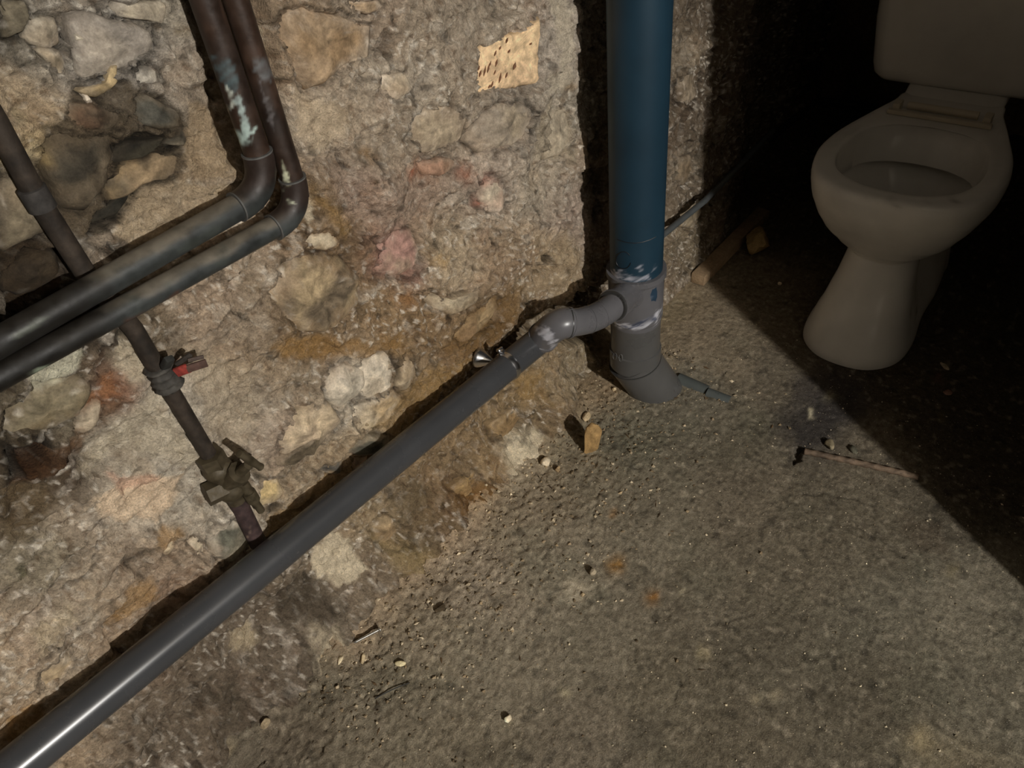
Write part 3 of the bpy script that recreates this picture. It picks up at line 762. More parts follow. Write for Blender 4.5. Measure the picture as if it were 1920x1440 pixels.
cf.poly([(690,1000),(760,1000),(790,1050),(720,1060)], (128,112,76), 14, .5, KF)
cf.poly([(1180,1340),(1230,1330),(1240,1400),(1160,1420)], (56,52,44), 16, .5, KF)
cf.poly([(860,1400),(950,1390),(940,1440),(850,1440)], (58,52,42), 14, .5, KF)
cf.spot(1725, 1390, 26, (104, 94, 72), .7, KF); cf.spot(1455, 1310, 12, (112, 104, 86), .8, KF); cf.spot(1420, 1312, 9, (106, 98, 80), .8, KF)
cf.poly([(1690,960),(1760,985),(1780,1040),(1720,1040),(1700,1000)], (58,50,40), 12, .5, KF)
cf.spot(1784, 1065, 14, (92, 84, 62), .6, KF)
for (u, v, r, col) in [(1040,770,18,(80,50,40)),(1060,1300,10,(120,112,92)),(1330,1228,8,(120,110,88)),(1280,1105,7,(124,116,96)),(1320,1225,14,(104,96,76)),
                       (1760,715,10,(64,48,40)),(1775,688,9,(96,88,72)),(1762,762,7,(90,80,66)),(1766,790,9,(70,64,44)),(1520,780,5,(150,142,120))]:
    cf.spot(u, v, r, col, .8, KF)
def fcrack(pts, w=2.0, depth=.002, amt=.3):
    m = cf._box(pts, 20)
    d = line_d(cf.wu[m], cf.wv[m], pts) + 1.5 * cf.fu[m]
    k = 1 - sst(w * .4, w * 1.6, d)
    H[m] -= depth * k; cf.c[m] *= (1 - amt * k)[:, None]
for p in ([(1120,950),(1115,965),(1121,972),(1110,985)], [(1360,690),(1345,740),(1400,760)], [(1270,1260),(1275,1290),(1262,1320)], [(950,960),(975,950)],
          [(915,985),(920,965)], [(1500,930),(1560,925),(1640,945)], [(1330,1170),(1420,1150)], [(1600,980),(1690,1040)], [(680,1240),(720,1220),(735,1200)],
          [(1180,1200),(1195,1240)], [(1780,920),(1850,940),(1920,970)], [(1480,850),(1500,838)], [(880,1195),(860,1225)]):
    fcrack(p)
mk, d = cf.sd([(1480,835),(1503,838),(1506,862),(1492,870)], 30); H[mk] -= .012 * sst(-2, 4, d)
PF[..., 2] = H
PF[..., 2] += .02 * sst(.70, .80, FY) * sst(1.05, .95, FX)
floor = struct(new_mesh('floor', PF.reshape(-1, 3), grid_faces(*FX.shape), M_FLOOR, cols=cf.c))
def floor_z(x, y):
    i = int(np.clip(np.searchsorted(fx, x) - 1, 0, len(fx) - 2)); j = int(np.clip(np.searchsorted(fy, y) - 1, 0, len(fy) - 2))
    return PF[i:i + 2, j:j + 2, 2].mean()

# ------------------------------------------------------------------ other walls and ceiling
def rough_panel(name, o, ex, ez, nrm, step, amp, col, seed):
    o, ex, ez, nrm = (np.asarray(a, float) for a in (o, ex, ez, nrm))
    a = np.arange(0, np.linalg.norm(ex) + 1e-6, step); b = np.arange(0, np.linalg.norm(ez) + 1e-6, step)
    A, B = np.meshgrid(a, b, indexing='ij')
    P = o + A[..., None] * ex / np.linalg.norm(ex) + B[..., None] * ez / np.linalg.norm(ez)
    h = amp * (fbm(A, B, 5, 4, seed) + .5 * ridged(A, B, 9, 2, seed + 5))
    P = P + h[..., None] * nrm
    cc = lin(col) * KW * np.clip(1 + .4 * fbm(A, B, 7, 4, seed + 9), .3, 1.6)[..., None]
    fc = grid_faces(*A.shape)
    return struct(new_mesh(name, P.reshape(-1, 3), fc, M_WALL, cols=cc))
rough_panel('wall_back', (2.72, 1.1, -.05), (0, -1.7, 0), (0, 0, 2.4), (-1, 0, 0), .02, .012, (92, 78, 58), 701)
# the partition whose corner cuts the lamp light off (behind the camera's right)
pm = MB().box(((.836 + 2.9) / 2, -.51, 1.15), ((2.9 - .836) / 2, .06, 1.2), None, .004)
M_PART = mat_plain('partition_plaster', (.22, .19, .15), .9, 0, .3, 12)
struct(pm.obj('wall_right', M_PART))
cm = MB().box((.7, -1.2, 2.42), (2.4, 2.5, .06)); struct(cm.obj('ceiling', M_PART))

# ------------------------------------------------------------------ SOIL STACK
PY = .69; PX = 1.155 * PY / .735; PR = .0515
def zax(u, v):
    r = ray(u, v); h = np.array([PX, PY]); t = (h @ h) / (h @ r[:2]); return (EYE + r * t)[2]
z_col = zax(1189, 503)           # collar top
z_bot = zax(1192, 588)           # underside of the tee body
z_soc = zax(1192, 650)           # end of straight bend socket
# blue pipe
zz_ = np.vstack([densify([[PX, PY, z_col - .03], [PX, PY, z_col + .07]], .0025), densify([[PX, PY, z_col + .08], [PX, PY, 2.36]], .012)])
V, Fc = tube(zz_, PR, 80)
cb = Canvas(V, np.array([.010, .031, .050]))
cb.c *= np.clip(1 + .12 * fbm(V[:, 0] * 1.0 + V[:, 1], V[:, 2] * .35, 20, 2, 31), .7, 1.3)[:, None]
cb.smear([(1150,505),(1165,508),(1185,516),(1215,514),(1220,524),(1190,530),(1150,522),(1144,508)], (160,160,168), .8, 1.5)
cb.smear([(1194,502),(1201,495),(1207,508),(1200,514)], (150,152,160), .6); cb.smear([(1223,498),(1230,492),(1229,505),(1222,510)], (150,152,160), .55)
soil = thing('soil_pipe', 'thick blue plastic soil pipe standing upright in front of the stone wall', 'pipe', (PX, PY, z_col - .03))
new_mesh('pipe', V, Fc, M_BLUEPVC, soil, cb.c, True, 50)
def surf(u, v, rad, x0=PX, y0=PY):
    r = ray(u, v); a = r[0]**2 + r[1]**2; b = -2 * (r[0]*x0 + r[1]*y0); cc = x0*x0 + y0*y0 - rad*rad
    disc = b*b - 4*a*cc
    t = (-b - math.sqrt(max(disc, 0))) / (2 * a); return EYE + r * t
ink = MB()
pts = [surf(u, v, PR + .0002) for u, v in [(1157,449),(1166,452),(1178,455),(1190,456),(1205,454),(1218,450),(1230,444)]]
ink.tube(pts, .0009, 6)
pts = [surf(1169 + 14 * math.cos(a), 488 + 16 * math.sin(a), PR + .0002) for a in np.linspace(.3, 2 * math.pi - .6, 22)]
ink.tube(pts, .0008, 6)
o = ink.obj('pen_marks', M_BLACK, soil); o['label'] = 'black pen arc and circle'

# grey branch tee
GREY = np.array([.112, .109, .115])
DGREY = np.array([.083, .081, .078])
tee = thing('branch_tee', 'grey plastic branch tee under the blue pipe with smeared white cement', 'pipe fitting', (PX, PY, z_bot))
prof = [(z_col + .002, PR + .001), (z_col + .003, PR + .0075), (z_col - .010, PR + .0080), (z_col - .013, PR + .0040), (z_bot + .002, PR + .0035), (z_bot - .001, PR + .0015), (z_bot - .012, PR + .0010)]
pl = densify([[PX, PY, a] for a, _ in prof], .002)
zr = np.interp(-pl[:, 2], [-a for a, _ in prof][1:], [b for _, b in prof][1:])
pl = np.vstack([[PX, PY, z_col - .002], [PX, PY, z_col + .003], pl[np.argsort(-pl[:, 2])]]); zr2 = np.interp(-pl[:, 2], [-(z_col + .003), -(z_col - .012), -(z_col - .0132), -(z_bot + .002), -(z_bot - .001), -(z_bot - .012)], [PR + .0075, PR + .008, PR + .004, PR + .0035, PR + .0015, PR + .001])
zr2[0] = PR + .0002
V, Fc = tube(pl, zr2, 96, False)
ct = Canvas(V, GREY)
ct.smear([(1150,600),(1165,606),(1195,606),(1225,594),(1242,572),(1242,584),(1232,604),(1200,618),(1160,616),(1146,606)], (170,170,176), .85)
ct.smear([(1182,604),(1205,602),(1225,592),(1226,600),(1205,610),(1184,612)], (34,42,60), .95, 1.2)
ct.line([(1150,603),(1180,609),(1210,606),(1236,586)], 1.2, (60,66,84), .8, 1.4)
new_mesh('body', V, Fc, M_GREYPVC, tee, ct.c, True, 45)
# blue bare patch
q = [surf(u, v, PR + .0046) for u, v in [(1233,530),(1238,540),(1237,560),(1231,570),(1220,570),(1212,562),(1212,552),(1222,538)]]
patch_v = np.array(q + [np.mean(q, 0)]); n_ = len(q)
cc = patch_v[-1]; h = np.array([cc[0] - PX, cc[1] - PY, 0]); h /= np.linalg.norm(h); patch_v[-1] = cc + h * .003
patch_v[:n_] -= h * .0015
cp = Canvas(patch_v, np.array([.02, .05, .09])); cp.c[:] = np.array([.016, .034, .058]); cp.c[5] = np.array([.16, .18, .22]); cp.c[-1] = np.array([.022, .048, .08])
o = new_mesh('boss_patch', patch_v, [(i, (i + 1) % n_, n_) for i in range(n_)], M_BLUEPVC, tee, cp.c); o['label'] = 'blue rounded patch'

# branch and two offset bends down to the waste pipe
WR = .0260
def axpt(u, v, y): return on_y(u, v, y)
zb = axpt(1178, 548, PY)[2]
A0 = np.array([PX - .01, PY - .008, zb])
A1 = axpt(1149, 573, .668); A2 = axpt(1110, 604, .668); A3 = axpt(1058, 605, .700); A4 = axpt(1022, 630, .735)
W0 = axpt(1000, 647, .748)
V, Fc = tube(densify([A0, A0 + (A1 - A0) * .98], .004), .0290, 40, True)
new_mesh('branch_socket', V, Fc, M_GREYPVC, tee, np.broadcast_to(GREY, V.shape), True, 45)
d01 = (A1 - A0) / np.linalg.norm(A1 - A0)
V, Fc = tube([A1 - d01 * .004, A1 - d01 * .004, A1 + d01 * .002, A1 + d01 * .002], [.026, .0314, .0314, .0258], 40, True)
cl = Canvas(V, GREY); cl.poly([(1132,562),(1150,556),(1158,580),(1152,600),(1146,580)], (150,150,156), 5, .45, 1.4)
new_mesh('socket_rim', V, Fc, M_GREYPVC, tee, cl.c, True, 45)
def bend(name, label, p0, pc, p1, r, rims, loc, paint=None):
    t = thing(name, label, 'pipe fitting', loc)
    cur = arc3(p0, pc, p1, 26); fine_ = arc3(p0, pc, p1, 52)
    V, Fc = tube(fine_, r, 72, True)
    cv = Canvas(V, GREY)
    if paint: paint(cv)
    new_mesh('body', V, Fc, M_GREYPVC, t, cv.c, True, 45)
    for (k, rr, wd) in rims:
        i = int(k * 25); tdir = cur[min(i + 1, 25)] - cur[max(i - 1, 0)]; tdir /= np.linalg.norm(tdir)
        V, Fc = tube([cur[i] - tdir * wd, cur[i] - tdir * wd, cur[i] - tdir * wd * .3, cur[i] + tdir * wd * .3, cur[i] + tdir * wd, cur[i] + tdir * wd], [r * .9, rr, rr, rr, rr, r * .9], 72, True)
        cv = Canvas(V, GREY)
        if paint: paint(cv)
        new_mesh('rim', V, Fc, M_GREYPVC, t, cv.c, True, 45)
    return t
J = axpt(1066, 605, .692)
bend('offset_bend', 'grey plastic elbow pushed into the side of the branch tee', A1 + (A1 - A2) * .15, axpt(1118, 604, .672), J, .0256, [(.42, .0263, .0010), (.66, .0264, .0012)], A2)
def smear(cv):
    cv.smear([(1000,612),(1022,610),(1040,624),(1046,648),(1034,658),(1028,642),(1008,626)], (165,165,172), .85)
    cv.line([(1006,610),(1032,618),(1044,640)], 1.3, (60,60,66), .7, 1.4)
lower = bend('offset_bend', 'grey plastic elbow on the top end of the long dark pipe, smeared with cement', J, axpt(1040, 605.5, .7022), A4 + (W0 - A4) * .25, .0280, [(.02, .0288, .0022), (.97, .0298, .004)], A3, smear)
tk = MB(); e = [surf(0, 0, 0) if False else on_y(u, v, A3[1] - .0345) for u, v in [(1052,584),(1063,581),(1074,580)]]
e = [p for p in e]
# pen tick on top of the elbow joint
def on_tube(u, v, c, r):
    r_ = ray(u, v); t0 = (c - EYE) @ r_ / (r_ @ r_); p = EYE + r_ * t0; dv = c - p; dd = np.linalg.norm(dv)
    return p - r_ / np.linalg.norm(r_) * math.sqrt(max(r * r - dd * dd, 0)) if dd < r else c - dv / dd * r
tick = [on_tube(u, v, J, .0290) for u, v in [(1054,583),(1062,581),(1074,580)]]
tk.tube(tick, .0011, 6); tk.obj('pen_tick', M_BLACK, lower)['label'] = 'black pen tick'

V, Fc = tube([J + (A2 - A3) * .02 * k for k in (-1, -1, 1, 1)], [.027, .0291, .0291, .0255], 48, True)
new_mesh('seam_ring', V, Fc, M_GREYPVC, lower, np.broadcast_to(DGREY * .4, V.shape), True, 45)
V, Fc = tube([A1 + d01 * k for k in (.002, .002, .005, .005)], [.026, .0305, .0285, .0255], 48, True)
new_mesh('socket_gap', V, Fc, M_GREYPVC, tee, np.broadcast_to(DGREY * .4, V.shape), True, 45)
# foot bend of the stack
B0 = np.array([PX, PY, z_bot - .006]); B1 = np.array([PX, PY, z_soc + .004])
cam_h = np.array([PX, PY, 0]); cam_h /= np.linalg.norm(cam_h); right = np.array([cam_h[1], -cam_h[0], 0])
Bc = np.array([PX, PY, z_soc - .040])
B2 = Bc + right * .048 + cam_h * .012 + np.array([0, 0, -.095])
foot = thing('floor_bend', 'grey plastic bend at the foot of the stack going down into the floor', 'pipe fitting', (Bc[0], Bc[1], 0.0))
path = [B0, B0 + (B1 - B0) * .5, B1, B1 - [0, 0, .0015], Bc]
pp = densify(path, .004); rr = np.where(pp[:, 2] > B1[2] - .0005, PR + .0005, PR + .0035)
V, Fc = tube(pp, rr, 56, True)
cg = Canvas(V, DGREY); new_mesh('upper_socket', V, Fc, M_GREYPVC, foot, cg.c, True, 45)
dn = (B2 - Bc) / np.linalg.norm(B2 - Bc)
V, Fc = tube(densify([Bc - dn * .012, Bc + dn * .002, B2, B2 + dn * .06], .004), PR + .0042, 56, True)
new_mesh('lower_spigot', V, Fc, M_GREYPVC, foot, np.broadcast_to(DGREY, V.shape), True, 45)
# the moulded seam ring and the raised size marks
mid = (np.array([0, 0, -1.]) + dn); mid /= np.linalg.norm(mid)
V, Fc = tube([Bc - mid * .0012, Bc - mid * .0012, Bc + mid * .0012, Bc + mid * .0012], [PR, PR + .0062, PR + .0062, PR], 56, True)
new_mesh('seam_ring', V, Fc, M_GREYPVC, foot, np.broadcast_to(DGREY * .55, V.shape), True, 45)
emb = MB()
for (uc, vc) in [(1153, 668), (1164, 671)]:
    ring = [surf(uc + 3.4 * math.cos(a), vc + 6.5 * math.sin(a), PR + .0036) for a in np.linspace(0, 2 * math.pi, 17)]
    emb.tube(ring, .0005, 6)
emb.tube([surf(1147, 662, PR + .0036), surf(1147, 675, PR + .0036)], .0005, 6)
M_EMB = mat_plain('moulded_mark', (.16, .16, .16), .35)
emb.obj('moulded_size', M_EMB, foot)
# long dark waste pipe
W1 = on_y(60, 1412, .75); dW = (W1 - W0) / np.linalg.norm(W1 - W0)
W0b = W0 - dW * .02; W2 = W1 + dW * .55
V, Fc = tube(densify([W0b, W2], .03), WR, 48, True)
waste = new_mesh('waste_pipe', V, Fc, M_GREYPIPE, None, None, True, 45)
tag(waste, 'long straight dark grey plastic waste pipe running along the foot of the stone wall', 'pipe')

# pipe clip with conical wall plate
kc = on_y(950, 683, .749); tt = ((kc - W0) @ dW); KC = W0 + dW * tt
clip = thing('pipe_clip', 'chrome pipe ring with conical wall plate holding the dark waste pipe', 'pipe clip', (KC[0], YW, KC[2]))
V, Fc = tube([KC - dW * .006, KC - dW * .006, KC - dW * .003, KC + dW * .003, KC + dW * .006, KC + dW * .006], [WR, WR + .0016, WR + .0024, WR + .0024, WR + .0016, WR], 48, True)
new_mesh('ring', V, Fc, M_CHROME, clip, None, True, 40)
lug = on_tube(940, 661, KC, WR + .004)
b_ = MB(); upv = (lug - KC) / np.linalg.norm(lug - KC)
ax = np.stack([dW, upv, np.cross(dW, upv)])
b_.box(KC + upv * (WR + .007), (.006, .0065, .0022), ax, .0008); b_.tube([KC + upv * (WR + .008) - np.cross(dW, upv) * .008, KC + upv * (WR + .008) + np.cross(dW, upv) * .008], .0034, 12)
b_.obj('clamp_lug', M_CHROME, clip)
cb0 = on_y(899, 671, YW - .012)
rod_end = KC + upv * (WR + .006)
cdir = np.array([.25, -1., -.05]); cdir /= np.linalg.norm(cdir)
V, Fc = tube([cb0 + cdir * t for t in (-.004, -.004, 0.0, .003, .026, .027)], [.0165, .019, .019, .0175, .0052, .002], 36, True)
o = new_mesh('wall_plate', V, Fc, M_CHROME, clip, None, True, 30)
V, Fc = tube(arc3(cb0 + cdir * .024, cb0 + cdir * .035 + [.01, 0, .004], rod_end, 10), .0028, 12, True)
new_mesh('rod', V, Fc, M_CHROME, clip)

# ------------------------------------------------------------------ COPPER PIPES
CB = np.array([.042, .023, .0145]); CG = np.array([.038, .042, .041]); CT = np.array([.20, .165, .12])
def copper_paint(V, n_c, vert, seed):
    P = V; cv = Canvas(P, CB if vert else CG)
    nrm = (V - n_c); nrm /= np.maximum(np.linalg.norm(nrm, axis=1), 1e-6)[:, None]
    s = fbm(P[:, 0] + P[:, 1], P[:, 2], 26, 3, seed)
    cv.c *= np.clip(1 + .45 * s, .4, 1.7)[:, None]
    if not vert:
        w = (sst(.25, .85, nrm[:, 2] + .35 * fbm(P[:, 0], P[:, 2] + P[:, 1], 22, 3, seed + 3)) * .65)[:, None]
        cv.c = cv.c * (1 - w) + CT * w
        shadow_w = (sst(.035, -.02, P[:, 0] - .195 + .02 * s) * .93)[:, None]  # cast shadow over the left ends painted into the colour
        cv.c = cv.c * (1 - shadow_w) + np.array([.0085, .007, .0055]) * shadow_w
        gw = (sst(.25, .6, fbm(P[:, 0], P[:, 2] + P[:, 1] * .5, 34, 3, seed + 8)) * .5 * sst(.45, .3, P[:, 0]) * sst(.19, .215, P[:, 0]))[:, None]
        cv.c = cv.c * (1 - gw) + np.array([.055, .062, .052]) * gw
    else:
        bw = (sst(.1, .6, fbm(P[:, 0] + P[:, 1], P[:, 2] * .4, 30, 3, seed + 4)) * .6)[:, None]
        cv.c = cv.c * (1 - bw) + np.array([.020, .014, .011]) * bw
    return cv
def copper_run(label, top_px, bend_px, left_px, y, r, seed, paints, hpaints):
    xv = on_y(*bend_px, y)[0]; zb_ = on_y(*left_px[0], y)[2]
    ze = on_y(*left_px[1], y)[2]; xe = on_y(*left_px[1], y)[0]
    slope = (ze - zb_) / (xe - on_y(*left_px[0], y)[0])
    t = thing('copper_pipe', label, 'pipe', (xv, y, zb_))
    rb = r * 1.5
    top = np.array([xv, y, 2.36]); vb = np.array([xv, y, zb_ + rb]); c_ = np.array([xv, y, zb_]); hb = np.array([xv - rb, y, zb_ - slope * rb * -1 * 0])
    far = np.array([-.75, y, zb_ + slope * (-.75 - xv)])
    pv = densify([vb + [0, 0, -.002], top], .006)
    pv = np.vstack([densify([vb + [0, 0, -.002], [xv, y, 1.08]], .003), densify([[xv, y, 1.09], top], .03)])
    V, Fc = tube(pv, r, 56); cen = np.repeat(pv, 56, 0)
    cv = copper_paint(V, cen, True, seed)
    for a in paints: cv.smear(a[0], a[1], min(1, a[3] + .1), a[4])
    new_mesh('riser', V, Fc, M_COPPER, t, cv.c, True, 50)
    el = arc3(vb + [0, 0, .024], c_, hb + [-.024, 0, 0], 28)
    el = np.vstack([el])
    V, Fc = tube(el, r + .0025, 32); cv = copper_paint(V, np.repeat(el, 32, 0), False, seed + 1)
    w = sst(zb_ + .0, zb_ + rb, V[:, 2])[:, None]; cv.c = cv.c * (1 - w) + np.array([.030, .019, .0145]) * w
    for a in paints + hpaints: cv.smear(a[0], a[1], a[3], a[4])
    new_mesh('elbow', V, Fc, M_COPPER, t, cv.c, True, 50)
    for p, dd in ((vb + [0, 0, .024], np.array([0, 0, 1.])), (hb + [-.024, 0, 0], np.array([-1., 0, 0]))):
        V, Fc = tube([p - dd * .0009, p - dd * .0009, p + dd * .0009, p + dd * .0009], [r, r + .0030, r + .0030, r], 32)
        new_mesh('solder_ring', V, Fc, M_COPPER, t, np.broadcast_to(np.array([.105, .102, .095]), V.shape), True, 40)
    ph = densify([far, hb + [.002, 0, 0]], .006)
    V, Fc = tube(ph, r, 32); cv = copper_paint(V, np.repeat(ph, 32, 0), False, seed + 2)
    for a in hpaints: cv.poly(*a)
    new_mesh('horizontal_run', V, Fc, M_COPPER, t, cv.c, True, 50)
    return t
VG = (150, 165, 158)
vp1 = [([(392,105),(412,100),(436,112),(448,160),(445,190),(430,170),(412,150),(398,130)], (66,78,80), 4, .8, 1.4),
       ([(425,165),(438,172),(442,195),(432,205)], (186,190,178), 3, .8, 1.4), ([(432,190),(446,200),(455,235),(462,262),(470,250),(464,225),(455,190),(448,170)], (150,164,160), 3, .75, 1.4),
       ([(440,245),(470,262),(478,240),(474,272),(452,278)], VG, 3, .9, 1.4), ([(448,222),(460,230),(470,250),(460,258)], VG, 3, .6, 1.4),
       ([(414,180),(424,195),(428,212),(418,200)], (196,190,172), 2, .8, 1.4)]
vp2 = [([(528,300),(534,310),(545,345),(538,352),(530,330)], (176,176,150), 3, .8, 1.4), ([(528,345),(540,370),(552,382),(540,380)], (170,172,150), 3, .7, 1.4),
       ([(474,110),(500,105),(512,128),(508,155),(490,150),(474,130)], (84,84,84), 4, .85, 1.4), ([(485,150),(512,205),(514,250),(500,215)], (98,94,94), 3, .5, 1.4)]
hp1 = [([(20,625),(60,600),(90,590),(70,612),(30,640)], (84,88,76), 4, .5, 1.4)]
hp2 = [([(155,668),(180,655),(205,648),(215,655),(200,668),(160,672)], (168,176,150), 3, .85, 1.4), ([(205,650),(230,640),(228,650),(210,660)], (176,182,156), 3, .8, 1.4),
       ([(60,690),(95,682),(85,694),(62,696)], (140,150,130), 3, .7, 1.4), ([(230,600),(330,545),(336,556),(240,612)], (82,50,34), 6, .6, 1.4)]
copper_run('thick tarnished pipe, the left one of the bent pair, turning left above its partner', (385,0), (490,310), [(460,380), (0,640)], .769, .0148, 11, vp1, hp1)
copper_run('thinner tarnished pipe, the right one of the bent pair, turning left underneath', (470,60), (553,350), [(530,417), (0,706)], .770, .0136, 23, vp2, hp2)
# pale paint flakes hanging from the wall along the right riser
# ------------------------------------------------------------------ THIN RUSTY PIPE, EARTH CLAMP, STOP VALVE
yr = .801
def rust_cols(V, seed, base=(.034, .025, .018)):
    s = fbm(V[:, 0] + V[:, 1], V[:, 2], 45, 3, seed)
    return np.array(base) * np.clip(1 + .55 * s, .35, 1.9)[:, None]
P0 = on_y(-8, 228, yr); P1 = on_y(70, 372, yr); P2 = on_y(165, 520, yr); P3 = on_y(250, 616, yr); P4 = on_y(397, 862, yr); P5 = on_y(440, 930, yr); P6 = on_y(484, 1018, yr)
rp = thing('rusty_pipe', 'thin rusty iron water pipe dropping behind the bent pipes to a stop valve', 'pipe', P6)
dirU = (P0 - P2) / np.linalg.norm(P0 - P2)
V, Fc = tube(densify([P4, P3, P2 + (P3 - P2) * .3, P2, P1, P0, P0 + dirU * 1.4 ], .006), .0106, 24)
keep = V[:, 2] < 2.34
V[:, 2] = np.minimum(V[:, 2], 2.34)
new_mesh('upper_pipe', V, Fc, M_RUST, rp, rust_cols(V, 41), True, 60)
V, Fc = tube([P1 + dirU * .012, P1 + dirU * .011, P1 - dirU * .011, P1 - dirU * .012], [.0106, .0130, .0130, .0106], 20)
new_mesh('coupling', V, Fc, M_RUST, rp, rust_cols(V, 42, (.045, .040, .036)), True, 40)
dL = (P6 - P5) / np.linalg.norm(P6 - P5)
V, Fc = tube(densify([P5 - dL * .01, P6], .005), .0128, 22)
cvl = Canvas(V, np.array([.055, .034, .032])); cvl.c *= np.clip(1 + .5 * fbm(V[:, 0], V[:, 2], 60, 3, 44), .4, 1.8)[:, None]
cvl.line([(468,985),(476,1000),(470,1010)], 1.5, (130,110,96), .7, 1.4)
o = new_mesh('lower_pipe', V, Fc, M_RUST, rp, cvl.c, True, 60); o['label'] = 'dark red-brown painted lower end'
# corroded clamp with tags
cc0 = on_y(307, 705, yr); sd_ = (P3 - P4) / np.linalg.norm(P3 - P4)
ec = thing('pipe_clamp', 'corroded clamp with red and brown metal tags on the thin rusty pipe', 'pipe clamp', cc0)
V, Fc = tube(densify([cc0 - sd_ * .018, cc0 + sd_ * .018], .003), [.0155 + .003 * math.sin(i * 1.9) for i in range(len(densify([cc0 - sd_ * .018, cc0 + sd_ * .018], .003)))], 22)
V += np.stack([.0022 * fbm(V[:, 0] + V[:, 1], V[:, 2], 130, 2, 47 + i) for i in range(3)], -1)
new_mesh('band', V, Fc, M_RUST, ec, rust_cols(V, 48, (.075, .068, .058)))
def strip(pts_px, y0, y1, w, th, name, mat, cols=None):
    n = len(pts_px); pts = [on_y(u, v, y0 + (y1 - y0) * i / (n - 1)) for i, (u, v) in enumerate(pts_px)]
    pts = np.array(pts); mb = MB()
    a = pts[-1] - pts[0]; L = np.linalg.norm(a); a /= L; nn = np.array([0, -1., 0]); nn -= a * (nn @ a); nn /= np.linalg.norm(nn); s = np.cross(a, nn)
    mb.box((pts[0] + pts[-1]) / 2, (L / 2, w / 2, th / 2), np.stack([a, s, nn]), min(th, w) * .25)
    return mb.obj(name, mat, ec, None if cols is None else np.broadcast_to(np.array(cols), mb.V().shape))
o = strip([(329,699),(354,690)], .785, .775, .0135, .003, 'red_tag', M_REDPAINT); o['label'] = 'flaking red painted tag'
strip([(350,692),(388,680)], .776, .766, .0105, .003, 'brown_tag', M_RUST, (.10, .055, .042))
strip([(330,684),(358,664)], .786, .776, .006, .003, 'bolt', M_RUST, (.05, .04, .032))
strip([(352,676),(382,669)], .776, .770, .005, .002, 'wire_end', M_RUST, (.085, .06, .048))
strip([(309,688),(318,672)], .786, .772, .011, .008, 'screw_head', M_RUST, (.03, .03, .026))
# stop valve
vd = (P5 - P4) / np.linalg.norm(P5 - P4)
sv = thing('stop_valve', 'grimy brass stop valve with a crossbar tap at the foot of the thin rusty pipe', 'valve', P5)
nut = MB().tube([P4 - vd * .012, P4 - vd * .012, P4 + vd * .012, P4 + vd * .012], [.012, .0195, .0195, .012], 6); nut.obj('inlet_nut', M_BRASS, sv, None, 30)
C_ = on_y(425, 905, yr - .006)
bd = MB().tube(densify([P4 + vd * .008, C_, P5 + vd * .006], .005), [.0165 + .004 * math.sin(i * .8) for i in range(len(densify([P4 + vd * .008, C_, P5 + vd * .006], .005)))], 20)
bd.obj('body', M_BRASS, sv, None, 60)
S1 = on_y(466, 872, yr - .045)
mb = MB().tube([C_, C_ + (S1 - C_) * .35, C_ + (S1 - C_) * .36, C_ + (S1 - C_) * .6, C_ + (S1 - C_) * .61, S1], [.0135, .0135, .016, .016, .0075, .0065], 10); mb.obj('spindle', M_BRASS, sv, None, 40)
T0 = on_y(448, 850, yr - .05); T1 = on_y(489, 876, yr - .05)
mb = MB().tube([T0, T0 + (T1 - T0) * .15, T0 + (T1 - T0) * .5, T0 + (T1 - T0) * .85, T1], [.0052, .0048, .0062, .0048, .0055], 14); mb.obj('crossbar', M_BRASS, sv, None, 50)
N0 = on_y(402, 922, yr); mb = MB().tube([N0 + [-.012, 0, .004], N0 + [-.012, 0, .004], N0 + [.014, -.004, 0], N0 + [.014, -.004, 0]], [.008, .0165, .0165, .008], 6); mb.obj('side_nut', M_BRASS, sv, None, 30)
D0 = on_y(455, 905, yr - .018); D1 = on_y(476, 938, yr - .02); D2 = on_y(490, 958, yr - .022)
mb = MB().tube([C_, D0], [.008, .0085], 12).tube([D0, D0 + (D1 - D0) * .5, D0 + (D1 - D0) * .51, D1, D1, D2], [.0075, .0075, .0092, .0092, .0058, .0055], 14); mb.obj('drain_outlet', M_BRASS, sv, None, 40)

# ------------------------------------------------------------------ THIN HOSE ALONG THE WALL BEYOND THE STACK
h0 = on_y(1236, 446, .775); h1 = on_y(1322, 376, .775)
hd = (h1 - h0); hd /= np.linalg.norm(hd)
V, Fc = tube(densify([h0 - hd * .12, h1, h1 + hd * .5 + [0, .06, -.02]], .02), .0075, 16)
M_HOSE = mat_plain('grey_conduit', (.075, .08, .08), .45, 0, .25, 40)
hose = new_mesh('conduit', V, Fc, M_HOSE); tag(hose, 'thin grey conduit slanting along the wall just right of the blue pipe', 'pipe')

# ------------------------------------------------------------------ TOILET
HM = np.array([1.823, .382]); FD = np.array([-.998, -.06]); FD /= np.linalg.norm(FD); SD = np.array([-FD[1], FD[0]])
SD = np.array([FD[1], -FD[0]])      # towards the left wall
def W3(t, s, z): return np.stack([HM[0] + FD[0] * t + SD[0] * s, HM[1] + FD[1] * t + SD[1] * s, np.broadcast_to(z, np.shape(t))], -1)
def outline(half, n=64):
    half = np.array(half, float)
    full = np.vstack([half, (half[1:-1] * [1, -1])[::-1]])
    m_ = len(full); out = []
    for i in range(m_):
        p0, p1, p2, p3 = full[(i - 1) % m_], full[i], full[(i + 1) % m_], full[(i + 2) % m_]
        for k in range(6):
            t = k / 6
            out.append(.5 * ((2 * p1) + (-p0 + p2) * t + (2 * p0 - 5 * p1 + 4 * p2 - p3) * t * t + (-p0 + 3 * p1 - 3 * p2 + p3) * t ** 3))
    return np.array(out)
